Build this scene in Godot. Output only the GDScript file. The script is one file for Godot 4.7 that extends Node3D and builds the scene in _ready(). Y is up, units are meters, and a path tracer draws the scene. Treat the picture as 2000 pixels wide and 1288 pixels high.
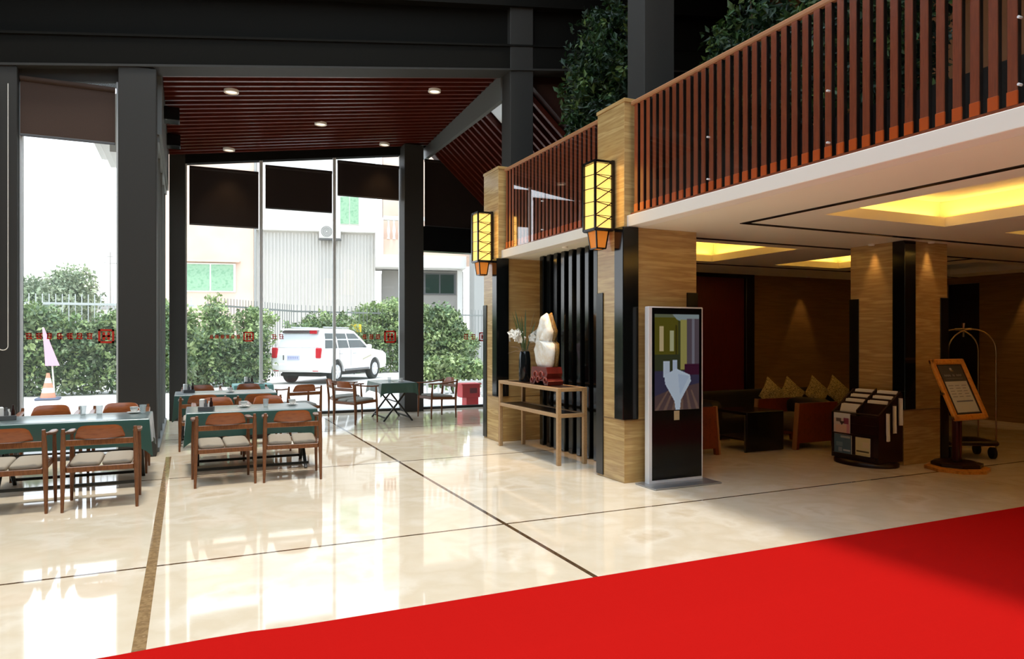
extends Node3D

# X runs along the window wall, y is up, depth "a" into the building is -z; metres.
const FLOOR_Y := 0.0
const PLANE_SIDE := 10.3   # depth of the window wall at the left
const PLANE_BACK := 14.7   # depth of the far window wall
var M := {}
var used := {}
var rng := RandomNumberGenerator.new()


func _ready() -> void:
	rng.seed = 41
	# ---- camera
	var cam := Camera3D.new()
	cam.name = "camera"
	cam.projection = Camera3D.PROJECTION_FRUSTUM
	cam.near = 0.05
	cam.far = 400.0
	cam.size = 2.0 * 644.0 / 1380.0 * 0.05
	cam.frustum_offset = Vector2(0, 16.0 / 1380.0 * 0.05)
	cam.position = Vector3(0, 1.55, 0)
	cam.rotation_degrees = Vector3(0, -24.7, 0)
	add_child(cam)
	cam.current = true
	# ---- sky, exposure
	var sm := ProceduralSkyMaterial.new()
	sm.sky_top_color = Color(0.86, 0.93, 1.0)
	sm.sky_horizon_color = Color(1.0, 1.0, 0.99)
	sm.ground_horizon_color = Color(0.8, 0.8, 0.78)
	sm.ground_bottom_color = Color(0.5, 0.5, 0.48)
	sm.energy_multiplier = 3.1
	var sky := Sky.new()
	sky.sky_material = sm
	var env := Environment.new()
	env.background_mode = Environment.BG_SKY
	env.sky = sky
	env.tonemap_mode = Environment.TONE_MAPPER_LINEAR
	env.tonemap_exposure = 1.0
	env.sdfgi_enabled = true
	env.ssao_enabled = true
	env.ssil_enabled = true
	var we := WorldEnvironment.new()
	we.name = "world_environment"
	we.environment = env
	add_child(we)
	# ---- high soft sun that falls through the roof light
	var sun := DirectionalLight3D.new()
	sun.name = "sun"
	sun.light_color = Color(1.0, 0.97, 0.92)
	sun.light_energy = 0.8
	sun.light_angular_distance = 9.0
	sun.shadow_enabled = true
	sun.sky_mode = DirectionalLight3D.SKY_MODE_LIGHT_ONLY
	add_child(sun)
	sun.look_at_from_position(Vector3(-0.7, 20, 4.6), Vector3(0, 0, 0), Vector3.FORWARD)
	materials()
	shell()
	windows()
	roofs()
	lobby_ceiling()
	pillars()
	balustrades()
	lanterns()
	downlights()
	added_gallery_fill()
	carpet()
	dining()
	hall_things()
	lobby_things()
	gallery_plants()
	outdoors()


# ------------------------------------------------------------------ helpers
func V(x: float, h: float, a: float) -> Vector3:
	return Vector3(x, h, -a)


func numbered(called: String) -> String:
	var n: int = used.get(called, -1) + 1
	used[called] = n
	return called if n == 0 else "%s_%03d" % [called, n]


func tag(o: Node, label: String, category: String, group := "", kind := "") -> void:
	o.set_meta("label", label)
	o.set_meta("category", category)
	if group:
		o.set_meta("group", group)
	if kind:
		o.set_meta("kind", kind)


func thing(called: String, label: String, category: String, at := Vector3.ZERO, turn := 0.0, group := "", kind := "") -> Node3D:
	var o := Node3D.new()
	o.name = numbered(called)
	add_child(o, true)
	o.position = at
	o.rotation.y = turn
	tag(o, label, category, group, kind)
	return o


func mk() -> SurfaceTool:
	var st := SurfaceTool.new()
	st.begin(Mesh.PRIMITIVE_TRIANGLES)
	st.set_smooth_group(-1)
	return st


func put(called: String, st: SurfaceTool, m: Material, parent: Node, at := Vector3.ZERO, normals := true) -> MeshInstance3D:
	if normals:
		st.generate_normals()
	var o := MeshInstance3D.new()
	o.name = called
	o.mesh = st.commit()
	o.material_override = m
	o.position = at
	parent.add_child(o, true)
	return o


func copy_of(o: MeshInstance3D, called: String, parent: Node, at: Vector3, turn := 0.0) -> MeshInstance3D:
	var c := MeshInstance3D.new()
	c.name = called
	c.mesh = o.mesh
	c.material_override = o.material_override
	c.position = at
	c.rotation.y = turn
	parent.add_child(c, true)
	return c


func dup(o: Node3D, at: Vector3, turn: float, label: String, group := "") -> Node3D:
	var c: Node3D = o.duplicate()
	var base := String(o.name)
	if base.length() > 4 and base.substr(base.length() - 3).is_valid_int():
		base = base.substr(0, base.length() - 4)
	c.name = numbered(base)
	add_child(c, true)
	c.position = at
	c.rotation.y = turn
	c.set_meta("label", label)
	if group:
		c.set_meta("group", group)
	return c


func tri(st: SurfaceTool, a: Vector3, b: Vector3, c: Vector3, n: Vector3) -> void:
	if (b - a).cross(c - a).dot(n) > 0.0:
		var t := b
		b = c
		c = t
	st.add_vertex(a)
	st.add_vertex(b)
	st.add_vertex(c)


func quad(st: SurfaceTool, a: Vector3, b: Vector3, c: Vector3, d: Vector3, n: Vector3) -> void:
	tri(st, a, b, c, n)
	tri(st, a, c, d, n)


# a box with chamfered edges; basis b turns it
func box(st: SurfaceTool, c: Vector3, s: Vector3, b := Basis(), bev := 0.0) -> void:
	st.set_smooth_group(-1)
	var h := s * 0.5
	bev = minf(bev, minf(h.x, minf(h.y, h.z)) * 0.95)
	if bev <= 0.0:
		for ax in 3:
			for sg in [-1.0, 1.0]:
				var n := Vector3.ZERO
				n[ax] = sg
				var u := Vector3.ZERO
				u[(ax + 1) % 3] = h[(ax + 1) % 3]
				var w := Vector3.ZERO
				w[(ax + 2) % 3] = h[(ax + 2) % 3]
				var o := n * h[ax]
				quad(st, c + b * (o - u - w), c + b * (o + u - w), c + b * (o + u + w), c + b * (o - u + w), b * n)
		return
	var i := h - Vector3.ONE * bev
	for ax in 3:
		var ay := (ax + 1) % 3
		var az := (ax + 2) % 3
		for sg in [-1.0, 1.0]:
			var n := Vector3.ZERO
			n[ax] = sg
			var u := Vector3.ZERO
			u[ay] = i[ay]
			var w := Vector3.ZERO
			w[az] = i[az]
			var o := n * h[ax]
			quad(st, c + b * (o - u - w), c + b * (o + u - w), c + b * (o + u + w), c + b * (o - u + w), b * n)
		for s1 in [-1.0, 1.0]:
			for s2 in [-1.0, 1.0]:
				var e := Vector3.ZERO
				e[ax] = i[ax]
				var p := Vector3.ZERO
				p[ay] = s1 * h[ay]
				p[az] = s2 * i[az]
				var q := Vector3.ZERO
				q[ay] = s1 * i[ay]
				q[az] = s2 * h[az]
				quad(st, c + b * (p - e), c + b * (p + e), c + b * (q + e), c + b * (q - e), b * (p + q))
	for sx in [-1.0, 1.0]:
		for sy in [-1.0, 1.0]:
			for sz in [-1.0, 1.0]:
				var sgn := Vector3(sx, sy, sz)
				var x := sgn * Vector3(h.x, i.y, i.z)
				var y := sgn * Vector3(i.x, h.y, i.z)
				var z := sgn * Vector3(i.x, i.y, h.z)
				tri(st, c + b * x, c + b * y, c + b * z, b * sgn)


# a box given by its limits in X, height and depth
func lim(st: SurfaceTool, x0: float, x1: float, h0: float, h1: float, a0: float, a1: float, bev := 0.0) -> void:
	box(st, V((x0 + x1) / 2, (h0 + h1) / 2, (a0 + a1) / 2), Vector3(absf(x1 - x0), absf(h1 - h0), absf(a1 - a0)), Basis(), bev)


# a bar of rectangular section from p to q; up hints the direction of its height
func bar(st: SurfaceTool, p: Vector3, q: Vector3, w: float, hgt: float, up := Vector3.UP, bev := 0.0) -> void:
	var z := (q - p).normalized()
	if absf(z.dot(up)) > 0.98:
		up = Vector3.RIGHT
	var x := up.cross(z).normalized()
	var y := z.cross(x)
	box(st, (p + q) / 2, Vector3(w, hgt, p.distance_to(q)), Basis(x, y, z), bev)


# a round tube along points with radii; flat > 0 squeezes it along the frame's second axis
func tube(st: SurfaceTool, pts: Array, radii: Array, n := 10, smooth := true, flat := 1.0, hint := Vector3.UP) -> void:
	st.set_smooth_group(0 if smooth else -1)
	var rings := []
	for k in pts.size():
		var d: Vector3 = (pts[mini(k + 1, pts.size() - 1)] - pts[maxi(k - 1, 0)]).normalized()
		var up := hint
		if absf(d.dot(up)) > 0.95:
			up = Vector3.RIGHT
		var x := up.cross(d).normalized()
		var y := d.cross(x)
		var ring := []
		var r: float = radii[mini(k, radii.size() - 1)]
		for j in n:
			var t := TAU * j / n
			ring.append(pts[k] + x * cos(t) * r + y * sin(t) * r * flat)
		rings.append(ring)
	for k in pts.size() - 1:
		for j in n:
			var j2 := (j + 1) % n
			var mid: Vector3 = (rings[k][j] + rings[k + 1][j2]) / 2 - (pts[k] + pts[k + 1]) / 2
			quad(st, rings[k][j], rings[k][j2], rings[k + 1][j2], rings[k + 1][j], mid)
	st.set_smooth_group(-1)
	for e in [0, pts.size() - 1]:
		var out: Vector3 = pts[e] - pts[1 if e == 0 else e - 1]
		for j in n:
			tri(st, pts[e], rings[e][j], rings[e][(j + 1) % n], out)


# a turned shape: profile of (radius, height) about the y axis at o
func lathe(st: SurfaceTool, prof: Array, o := Vector3.ZERO, n := 24, smooth := true) -> void:
	for k in prof.size() - 1:
		var p: Vector2 = prof[k]
		var q: Vector2 = prof[k + 1]
		st.set_smooth_group(0 if smooth and absf(q.y - p.y) > 0.0004 else -1)
		for j in n:
			var t0 := TAU * j / n
			var t1 := TAU * (j + 1) / n
			var e0 := Vector3(cos(t0), 0, sin(t0))
			var e1 := Vector3(cos(t1), 0, sin(t1))
			var mid := (e0 + e1) * 0.5 * (q.y - p.y) + Vector3.UP * (p.x - q.x)
			var a := o + e0 * p.x + Vector3.UP * p.y
			var b := o + e1 * p.x + Vector3.UP * p.y
			var c := o + e1 * q.x + Vector3.UP * q.y
			var d := o + e0 * q.x + Vector3.UP * q.y
			if p.x > 0.0001:
				tri(st, a, b, c, mid)
			if q.x > 0.0001:
				tri(st, a, c, d, mid)
	st.set_smooth_group(-1)


# an outline in (u, v), extruded along w from w0 to w1; t maps (u, v, w) to space
func prism(st: SurfaceTool, outline: PackedVector2Array, w0: float, w1: float, t: Transform3D) -> void:
	st.set_smooth_group(-1)
	var ids := Geometry2D.triangulate_polygon(outline)
	for k in range(0, ids.size(), 3):
		for e in [[w0, -1.0], [w1, 1.0]]:
			var p := []
			for j in 3:
				var q: Vector2 = outline[ids[k + j]]
				p.append(t * Vector3(q.x, q.y, e[0]))
			tri(st, p[0], p[1], p[2], t.basis * Vector3(0, 0, e[1] * signf(w1 - w0)))
	var cw := Geometry2D.is_polygon_clockwise(outline)
	for k in outline.size():
		var p: Vector2 = outline[k]
		var q: Vector2 = outline[(k + 1) % outline.size()]
		var n := Vector2(q.y - p.y, p.x - q.x) * (-1.0 if cw else 1.0)
		quad(st, t * Vector3(p.x, p.y, w0), t * Vector3(q.x, q.y, w0), t * Vector3(q.x, q.y, w1), t * Vector3(p.x, p.y, w1), t.basis * Vector3(n.x, n.y, 0))


# a surface from a grid of points, smooth
func grid(st: SurfaceTool, g: Array, n: Vector3, closed := false, group := 0) -> void:
	st.set_smooth_group(group)
	for i in g.size() - 1:
		var w: int = g[i].size()
		for j in (w if closed else w - 1):
			var j2 := (j + 1) % w
			# one orientation for the whole sheet
			var a: Vector3 = g[i][j]
			var b: Vector3 = g[i][j2]
			var c: Vector3 = g[i + 1][j2]
			var d: Vector3 = g[i + 1][j]
			if n == Vector3.ZERO:
				st.add_vertex(a); st.add_vertex(b); st.add_vertex(c)
				st.add_vertex(a); st.add_vertex(c); st.add_vertex(d)
			else:
				quad(st, a, b, c, d, n)
	st.set_smooth_group(-1)


# a flat rectangle with its own 0..1 picture coordinates
func card(st: SurfaceTool, tl: Vector3, tr: Vector3, br: Vector3, bl: Vector3, n: Vector3) -> void:
	var p := [tl, tr, br, bl]
	var uv := [Vector2(0, 0), Vector2(1, 0), Vector2(1, 1), Vector2(0, 1)]
	var order := [0, 1, 2, 0, 2, 3]
	if (tr - tl).cross(br - tl).dot(n) > 0.0:
		order = [0, 2, 1, 0, 3, 2]
	for k in order:
		st.set_uv(uv[k])
		st.add_vertex(p[k])


func noise(sd: int, freq: float, cols: Array, size := 256, octaves := 4, warp := 0.0) -> NoiseTexture2D:
	var f := FastNoiseLite.new()
	f.seed = sd
	f.frequency = freq
	f.noise_type = FastNoiseLite.TYPE_SIMPLEX_SMOOTH
	f.fractal_octaves = octaves
	if warp > 0.0:
		f.domain_warp_enabled = true
		f.domain_warp_amplitude = warp
		f.domain_warp_frequency = freq * 0.7
	var g := Gradient.new()
	var offs := PackedFloat32Array()
	var cc := PackedColorArray()
	for k in cols.size():
		offs.append(float(k) / (cols.size() - 1))
		cc.append(cols[k])
	g.offsets = offs
	g.colors = cc
	var t := NoiseTexture2D.new()
	t.width = size
	t.height = size
	t.seamless = true
	t.noise = f
	t.color_ramp = g
	return t


func C(r: float, g: float, b: float) -> Color:
	return Color(r / 255.0, g / 255.0, b / 255.0)


func plain(c: Color, rough := 0.6, metal := 0.0, spec := 0.5) -> StandardMaterial3D:
	var m := StandardMaterial3D.new()
	m.albedo_color = c
	m.roughness = rough
	m.metallic = metal
	m.metallic_specular = spec
	return m


func textured(tex: Texture2D, scale: Vector3, rough: float, world := true, spec := 0.5) -> StandardMaterial3D:
	var m := plain(Color.WHITE, rough, 0.0, spec)
	m.albedo_texture = tex
	m.uv1_triplanar = true
	m.uv1_world_triplanar = world
	m.uv1_scale = scale
	m.uv1_triplanar_sharpness = 8.0
	return m


func glowing(c: Color, energy: float) -> StandardMaterial3D:
	var m := plain(c, 0.6)
	m.emission_enabled = true
	m.emission = c
	m.emission_energy_multiplier = energy
	return m


func glass(c: Color, alpha: float) -> StandardMaterial3D:
	var m := plain(Color(c.r, c.g, c.b, alpha), 0.0)
	m.transparency = BaseMaterial3D.TRANSPARENCY_ALPHA
	return m


func materials() -> void:
	M.marble = textured(noise(3, 0.006, [C(226, 206, 176), C(238, 222, 196), C(231, 213, 184), C(243, 229, 206), C(222, 200, 168)], 512, 5, 40.0), Vector3(0.33, 0.33, 0.33), 0.045)
	M.inlay = textured(noise(4, 0.03, [C(128, 98, 64), C(172, 140, 98), C(142, 112, 76), C(184, 152, 112)], 256, 4), Vector3(1.6, 1.6, 1.6), 0.06)
	M.inlay_dark = textured(noise(5, 0.03, [C(58, 42, 30), C(104, 78, 52), C(70, 52, 36)], 256, 4), Vector3(1.6, 1.6, 1.6), 0.06)
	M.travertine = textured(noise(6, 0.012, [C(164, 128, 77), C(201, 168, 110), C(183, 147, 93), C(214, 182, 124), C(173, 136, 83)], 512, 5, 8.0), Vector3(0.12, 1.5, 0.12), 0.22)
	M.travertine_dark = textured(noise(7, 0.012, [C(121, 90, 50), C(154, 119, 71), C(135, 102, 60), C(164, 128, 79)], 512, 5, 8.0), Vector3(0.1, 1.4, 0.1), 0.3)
	M.steel = plain(C(62, 60, 56), 0.6, 0.0, 0.3)
	M.steel_light = plain(C(112, 114, 110), 0.4)
	M.steel_dark = plain(C(30, 29, 26), 0.85, 0.0, 0.12)
	M.black = plain(C(14, 15, 15), 0.25)
	M.black_gloss = plain(C(12, 14, 14), 0.12)
	M.frame = plain(C(226, 228, 226), 0.4)  # whitened to stand in for outside light on the window frames
	M.cherry = textured(noise(8, 0.02, [C(78, 30, 20), C(106, 44, 30), C(88, 36, 24), C(116, 52, 36)], 256, 4, 10.0), Vector3(0.5, 4.0, 4.0), 0.32)
	M.cherry_dark = plain(C(52, 19, 13), 0.5)
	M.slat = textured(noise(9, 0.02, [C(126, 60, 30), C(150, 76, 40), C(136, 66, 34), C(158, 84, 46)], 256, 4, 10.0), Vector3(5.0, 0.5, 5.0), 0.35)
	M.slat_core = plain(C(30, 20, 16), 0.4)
	M.lit_slat_end = plain(C(214, 96, 28), 0.3)  # brighter orange imitates light falling on the slat bottoms
	M.white = plain(C(246, 238, 224), 0.6)
	M.soffit = plain(C(246, 237, 214), 0.75)
	M.wall = plain(C(96, 92, 86), 0.8)
	M.wall_dark = plain(C(30, 25, 21), 0.8)
	M.gallery_wall = plain(C(168, 110, 62), 0.6)
	M.red_panel = textured(noise(10, 0.02, [C(84, 24, 16), C(104, 32, 20), C(92, 27, 18)], 256, 4, 8.0), Vector3(3.0, 0.3, 3.0), 0.35)
	M.blind = textured(noise(11, 0.2, [C(40, 29, 25), C(48, 35, 30)], 128, 2), Vector3(4, 4, 4), 0.85)
	M.blind_brown = textured(noise(12, 0.2, [C(66, 48, 37), C(78, 57, 44)], 128, 2), Vector3(4, 4, 4), 0.85)
	M.glass = glass(Color(0.9, 0.97, 0.95), 0.04)
	M.glass.metallic_specular = 0.32
	M.glass_rail = glass(Color(0.1, 0.12, 0.12), 0.03)
	M.red_film = plain(C(206, 62, 40), 0.6)
	M.red_film.backlight_enabled = true
	M.red_film.backlight = Color(0.75, 0.12, 0.06)
	M.carpet = textured(noise(13, 0.35, [C(170, 18, 16), C(190, 26, 22), C(180, 22, 18)], 256, 3), Vector3(2.4, 2.4, 2.4), 1.0, true, 0.0)
	M.chair_wood = textured(noise(14, 0.02, [C(98, 56, 30), C(132, 82, 46), C(112, 66, 36), C(140, 90, 52)], 256, 4, 10.0), Vector3(6, 1.2, 6), 0.32, false)
	M.crest_wood = textured(noise(15, 0.02, [C(130, 68, 34), C(156, 88, 46), C(142, 76, 38)], 256, 4, 10.0), Vector3(1.2, 7, 7), 0.28, false)
	M.cushion = textured(noise(16, 0.25, [C(162, 148, 128), C(178, 164, 144)], 128, 3), Vector3(5, 5, 5), 0.9, false)
	M.cushion_grey = textured(noise(17, 0.25, [C(150, 150, 140), C(168, 168, 158)], 128, 3), Vector3(5, 5, 5), 0.9, false)
	M.cloth = textured(noise(18, 0.25, [C(12, 66, 56), C(18, 80, 68)], 128, 3), Vector3(5, 5, 5), 0.42, false, 0.6)
	M.cloth.rim_enabled = true
	M.cloth.rim = 0.8
	M.cloth.clearcoat_enabled = true
	M.cloth.clearcoat = 1.0
	M.cloth.clearcoat_roughness = 0.2
	M.cloth_pale = plain(C(120, 176, 168), 0.5)
	M.table_leg = plain(C(24, 28, 24), 0.4)
	M.oak = textured(noise(19, 0.02, [C(167, 129, 86), C(190, 154, 109), C(178, 140, 97), C(196, 162, 118)], 256, 4, 10.0), Vector3(1.5, 5, 5), 0.4, false)
	M.oak_dark = plain(C(44, 28, 20), 0.35)
	M.ceramic = plain(C(236, 234, 228), 0.15)
	M.vase = plain(C(16, 20, 22), 0.12)
	M.petal = plain(C(244, 240, 230), 0.6)
	M.petal.backlight_enabled = true
	M.petal.backlight = Color(0.4, 0.4, 0.36)
	M.stem = plain(C(74, 84, 46), 0.6)
	M.leaf_long = plain(C(72, 92, 48), 0.45)
	M.twig = plain(C(150, 130, 110), 0.8)
	M.jade = textured(noise(20, 0.02, [C(244, 238, 222), C(250, 248, 240), C(238, 228, 208), C(252, 250, 244)], 256, 5, 20.0), Vector3(1.5, 1.5, 1.5), 0.35, false)
	M.jade_rind = textured(noise(21, 0.05, [C(96, 70, 30), C(140, 110, 54), C(78, 58, 30)], 128, 4), Vector3(3, 3, 3), 0.5, false)
	M.rosewood = plain(C(112, 34, 22), 0.3)
	M.silver = plain(C(238, 239, 240), 0.35, 0.1)
	M.brass = plain(C(170, 150, 110), 0.2, 0.9)
	M.gold_wood = textured(noise(22, 0.03, [C(190, 116, 36), C(222, 152, 62), C(206, 132, 46)], 128, 4), Vector3(4, 4, 4), 0.28, false)
	M.dark_wood = plain(C(40, 18, 14), 0.3)
	M.paper = textured(noise(23, 0.12, [C(246, 245, 243), C(236, 234, 232), C(248, 247, 246), C(214, 212, 212)], 128, 3), Vector3(5, 5, 5), 0.8, false)
	M.sofa = plain(C(34, 31, 29), 0.55)
	M.seat_brown = plain(C(92, 80, 68), 0.8)
	M.armchair_wood = textured(noise(24, 0.02, [C(112, 46, 20), C(140, 62, 28), C(124, 52, 24)], 128, 4, 8.0), Vector3(1, 5, 5), 0.35, false)
	M.arm_edge = plain(C(178, 124, 82), 0.4)
	M.pillow = textured(noise(25, 0.022, [C(70, 58, 34), C(82, 68, 40), C(232, 216, 168), C(92, 76, 46), C(238, 224, 184), C(66, 54, 32), C(74, 62, 38)], 256, 2), Vector3(4.5, 4.5, 4.5), 0.9, false)
	M.paving = textured(noise(26, 0.02, [C(196, 192, 186), C(212, 208, 202), C(204, 200, 194)], 256, 4), Vector3(0.2, 0.2, 0.2), 0.9)
	M.stucco_pink = textured(noise(27, 0.02, [C(222, 192, 172), C(230, 202, 184)], 128, 4), Vector3(0.2, 0.2, 0.2), 0.9)
	M.stucco_white = plain(C(230, 228, 222), 0.9)
	M.clad = plain(C(204, 200, 192), 0.8)
	M.grey_wall = plain(C(150, 146, 140), 0.9)
	M.concrete = plain(C(160, 160, 156), 0.9)
	M.green_glass = textured(noise(28, 0.03, [C(122, 166, 132), C(158, 192, 160), C(138, 178, 146)], 128, 4), Vector3(0.8, 0.8, 0.8), 0.6, true, 0.15)
	M.dark_glass = plain(C(36, 54, 46), 0.1)
	M.car_white = plain(C(238, 238, 236), 0.25)
	M.car_white.clearcoat_enabled = true
	M.car_white.clearcoat = 0.6
	M.car_glass = plain(C(40, 50, 46), 0.3)
	M.tyre = plain(C(26, 26, 26), 0.8)
	M.rim = plain(C(176, 178, 180), 0.3, 0.7)
	M.tail_light = plain(C(196, 30, 44), 0.2)
	M.plate = plain(C(196, 200, 224), 0.5)
	M.trim_grey = plain(C(92, 92, 92), 0.5)
	M.railing_paint = plain(C(214, 216, 214), 0.5)
	M.railing_dark = plain(C(122, 126, 122), 0.5)
	M.bark = plain(C(86, 66, 48), 0.9)
	M.pot = plain(C(70, 60, 52), 0.7)
	M.red_paint = plain(C(196, 24, 34), 0.45)
	M.yellow_paint = plain(C(222, 196, 46), 0.5)
	M.cone_orange = plain(C(226, 150, 120), 0.6)
	M.pink = plain(C(236, 178, 206), 0.7)
	M.leaf = plain(Color.WHITE, 0.5)
	M.leaf.vertex_color_use_as_albedo = true
	M.leaf.backlight_enabled = true
	M.leaf.backlight = Color(0.5, 0.5, 0.5)


# ------------------------------------------------------------------ the building
func struct(called: String, st: SurfaceTool, m: Material, label: String, category: String) -> MeshInstance3D:
	var o := put(numbered(called), st, m, self)
	tag(o, label, category, "", "structure")
	return o


func shell() -> void:
	# floor: marble field with brown inlay lines
	var fl := thing("floor", "polished cream marble floor crossed by thin brown inlay lines", "floor", Vector3.ZERO, 0, "", "structure")
	var st := mk()
	lim(st, -6.2, 14.2, -0.2, 0.0, -5.2, PLANE_SIDE + 0.1)
	lim(st, -0.45, 14.2, -0.2, 0.0, PLANE_SIDE + 0.1, PLANE_BACK + 0.15)
	put("marble_field", st, M.marble, fl)
	var lines := [[-0.25, -0.185, -5.0, 10.2, M.inlay], [2.385, 2.42, -5.0, 14.6, M.inlay_dark]]
	for q in lines:
		st = mk()
		lim(st, q[0], q[1], -0.004, 0.0012, q[2], q[3])
		put("inlay_strip", st, q[4], fl)
	for a in [2.1, 5.36, 8.62, 11.88]:
		st = mk()
		lim(st, -6.0 if a < 10.0 else -0.3, 14.0 if a < 10.0 else 6.1, -0.004, 0.001, a - 0.012, a + 0.012)
		put("inlay_strip", st, M.inlay_dark, fl)
	# outer walls of the hall
	st = mk()
	lim(st, -6.4, -6.2, 0, 8.6, -5.2, PLANE_SIDE + 0.4)
	struct("wall_left", st, M.wall, "plain grey side wall closing the hall on its window side", "wall")
	st = mk()
	lim(st, -6.4, 14.4, 0, 8.6, -5.4, -5.2)
	struct("wall_front", st, M.wall, "plain grey end wall of the hall behind the red carpet", "wall")
	# lobby back wall with a dark red panel door
	var w := thing("wall_back", "brown travertine back wall of the dim lounge under the gallery", "wall", V(9.3, 0, 10.2), 0, "", "structure")
	var o := w.position
	st = mk()
	lim(st, 9.68, 14.0, 0, 2.9, 10.2, 10.4)
	lim(st, 4.6, 7.9, 0, 2.9, 10.2, 10.4)
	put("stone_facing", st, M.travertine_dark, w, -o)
	st = mk()
	lim(st, 9.49, 9.7, 0, 2.9, 10.16, 10.4, 0.01)
	lim(st, 7.75, 7.92, 0, 2.9, 10.16, 10.4, 0.01)
	lim(st, 7.92, 9.49, 2.66, 2.9, 10.16, 10.4)
	put("panel_frame", st, M.black, w, -o)
	st = mk()
	lim(st, 7.92, 9.49, 0, 2.66, 10.22, 10.36)
	put("red_wood_panel", st, M.red_panel, w, -o)
	w = thing("wall_right", "dark brown travertine side wall of the lounge behind the luggage cart", "wall", V(13.9, 0, 3), 0, "", "structure")
	o = w.position
	st = mk()
	lim(st, 13.7, 14.2, 0, 2.9, -5.2, 8.5)
	lim(st, 13.7, 14.2, 0, 2.9, 9.15, 10.4)
	lim(st, 13.7, 14.2, 2.6, 2.9, 8.5, 9.15)
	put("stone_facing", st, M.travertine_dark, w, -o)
	st = mk()
	lim(st, 13.78, 13.9, 0, 2.6, 8.5, 9.15)
	put("black_door_leaf", st, M.black, w, -o)
	# upper gallery
	st = mk()
	lim(st, 10.2, 10.4, 3.2, 8.6, -5.2, 10.45)
	struct("wall_gallery", st, M.gallery_wall, "brown wall at the rear of the upper gallery behind the plants", "wall")
	st = mk()
	lim(st, 6.2, 6.4, 0, 6.5, 10.4, PLANE_BACK + 0.3)
	struct("wall_east", st, M.wall_dark, "dark wall closing the dining bay behind the far pillar", "wall")


func sloped_h(x: float) -> float:   # underside of the big sloping beam
	return 5.134 + 0.1486 * x


func shear_box(st: SurfaceTool, x0: float, x1: float, lo: Callable, hi: Callable, a0: float, a1: float) -> void:
	var p := []
	for x in [x0, x1]:
		for a in [a0, a1]:
			p.append(V(x, lo.call(x, a), a))
			p.append(V(x, hi.call(x, a), a))
	# p: 0 x0a0lo 1 x0a0hi 2 x0a1lo 3 x0a1hi 4 x1a0lo 5 x1a0hi 6 x1a1lo 7 x1a1hi
	quad(st, p[0], p[1], p[5], p[4], Vector3(0, 0, 1))
	quad(st, p[2], p[3], p[7], p[6], Vector3(0, 0, -1))
	quad(st, p[0], p[2], p[6], p[4], Vector3.DOWN)
	quad(st, p[1], p[3], p[7], p[5], Vector3.UP)
	quad(st, p[0], p[1], p[3], p[2], Vector3.LEFT)
	quad(st, p[4], p[5], p[7], p[6], Vector3.RIGHT)


func ceil_h(x: float, a: float) -> float:
	return 5.175 + 0.1486 * x - 0.05 * (a - 10.64)


func steep_h(x: float, a: float) -> float:
	return 10.35 - 0.9 * x - 0.13 * (a - 10.7)


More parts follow.
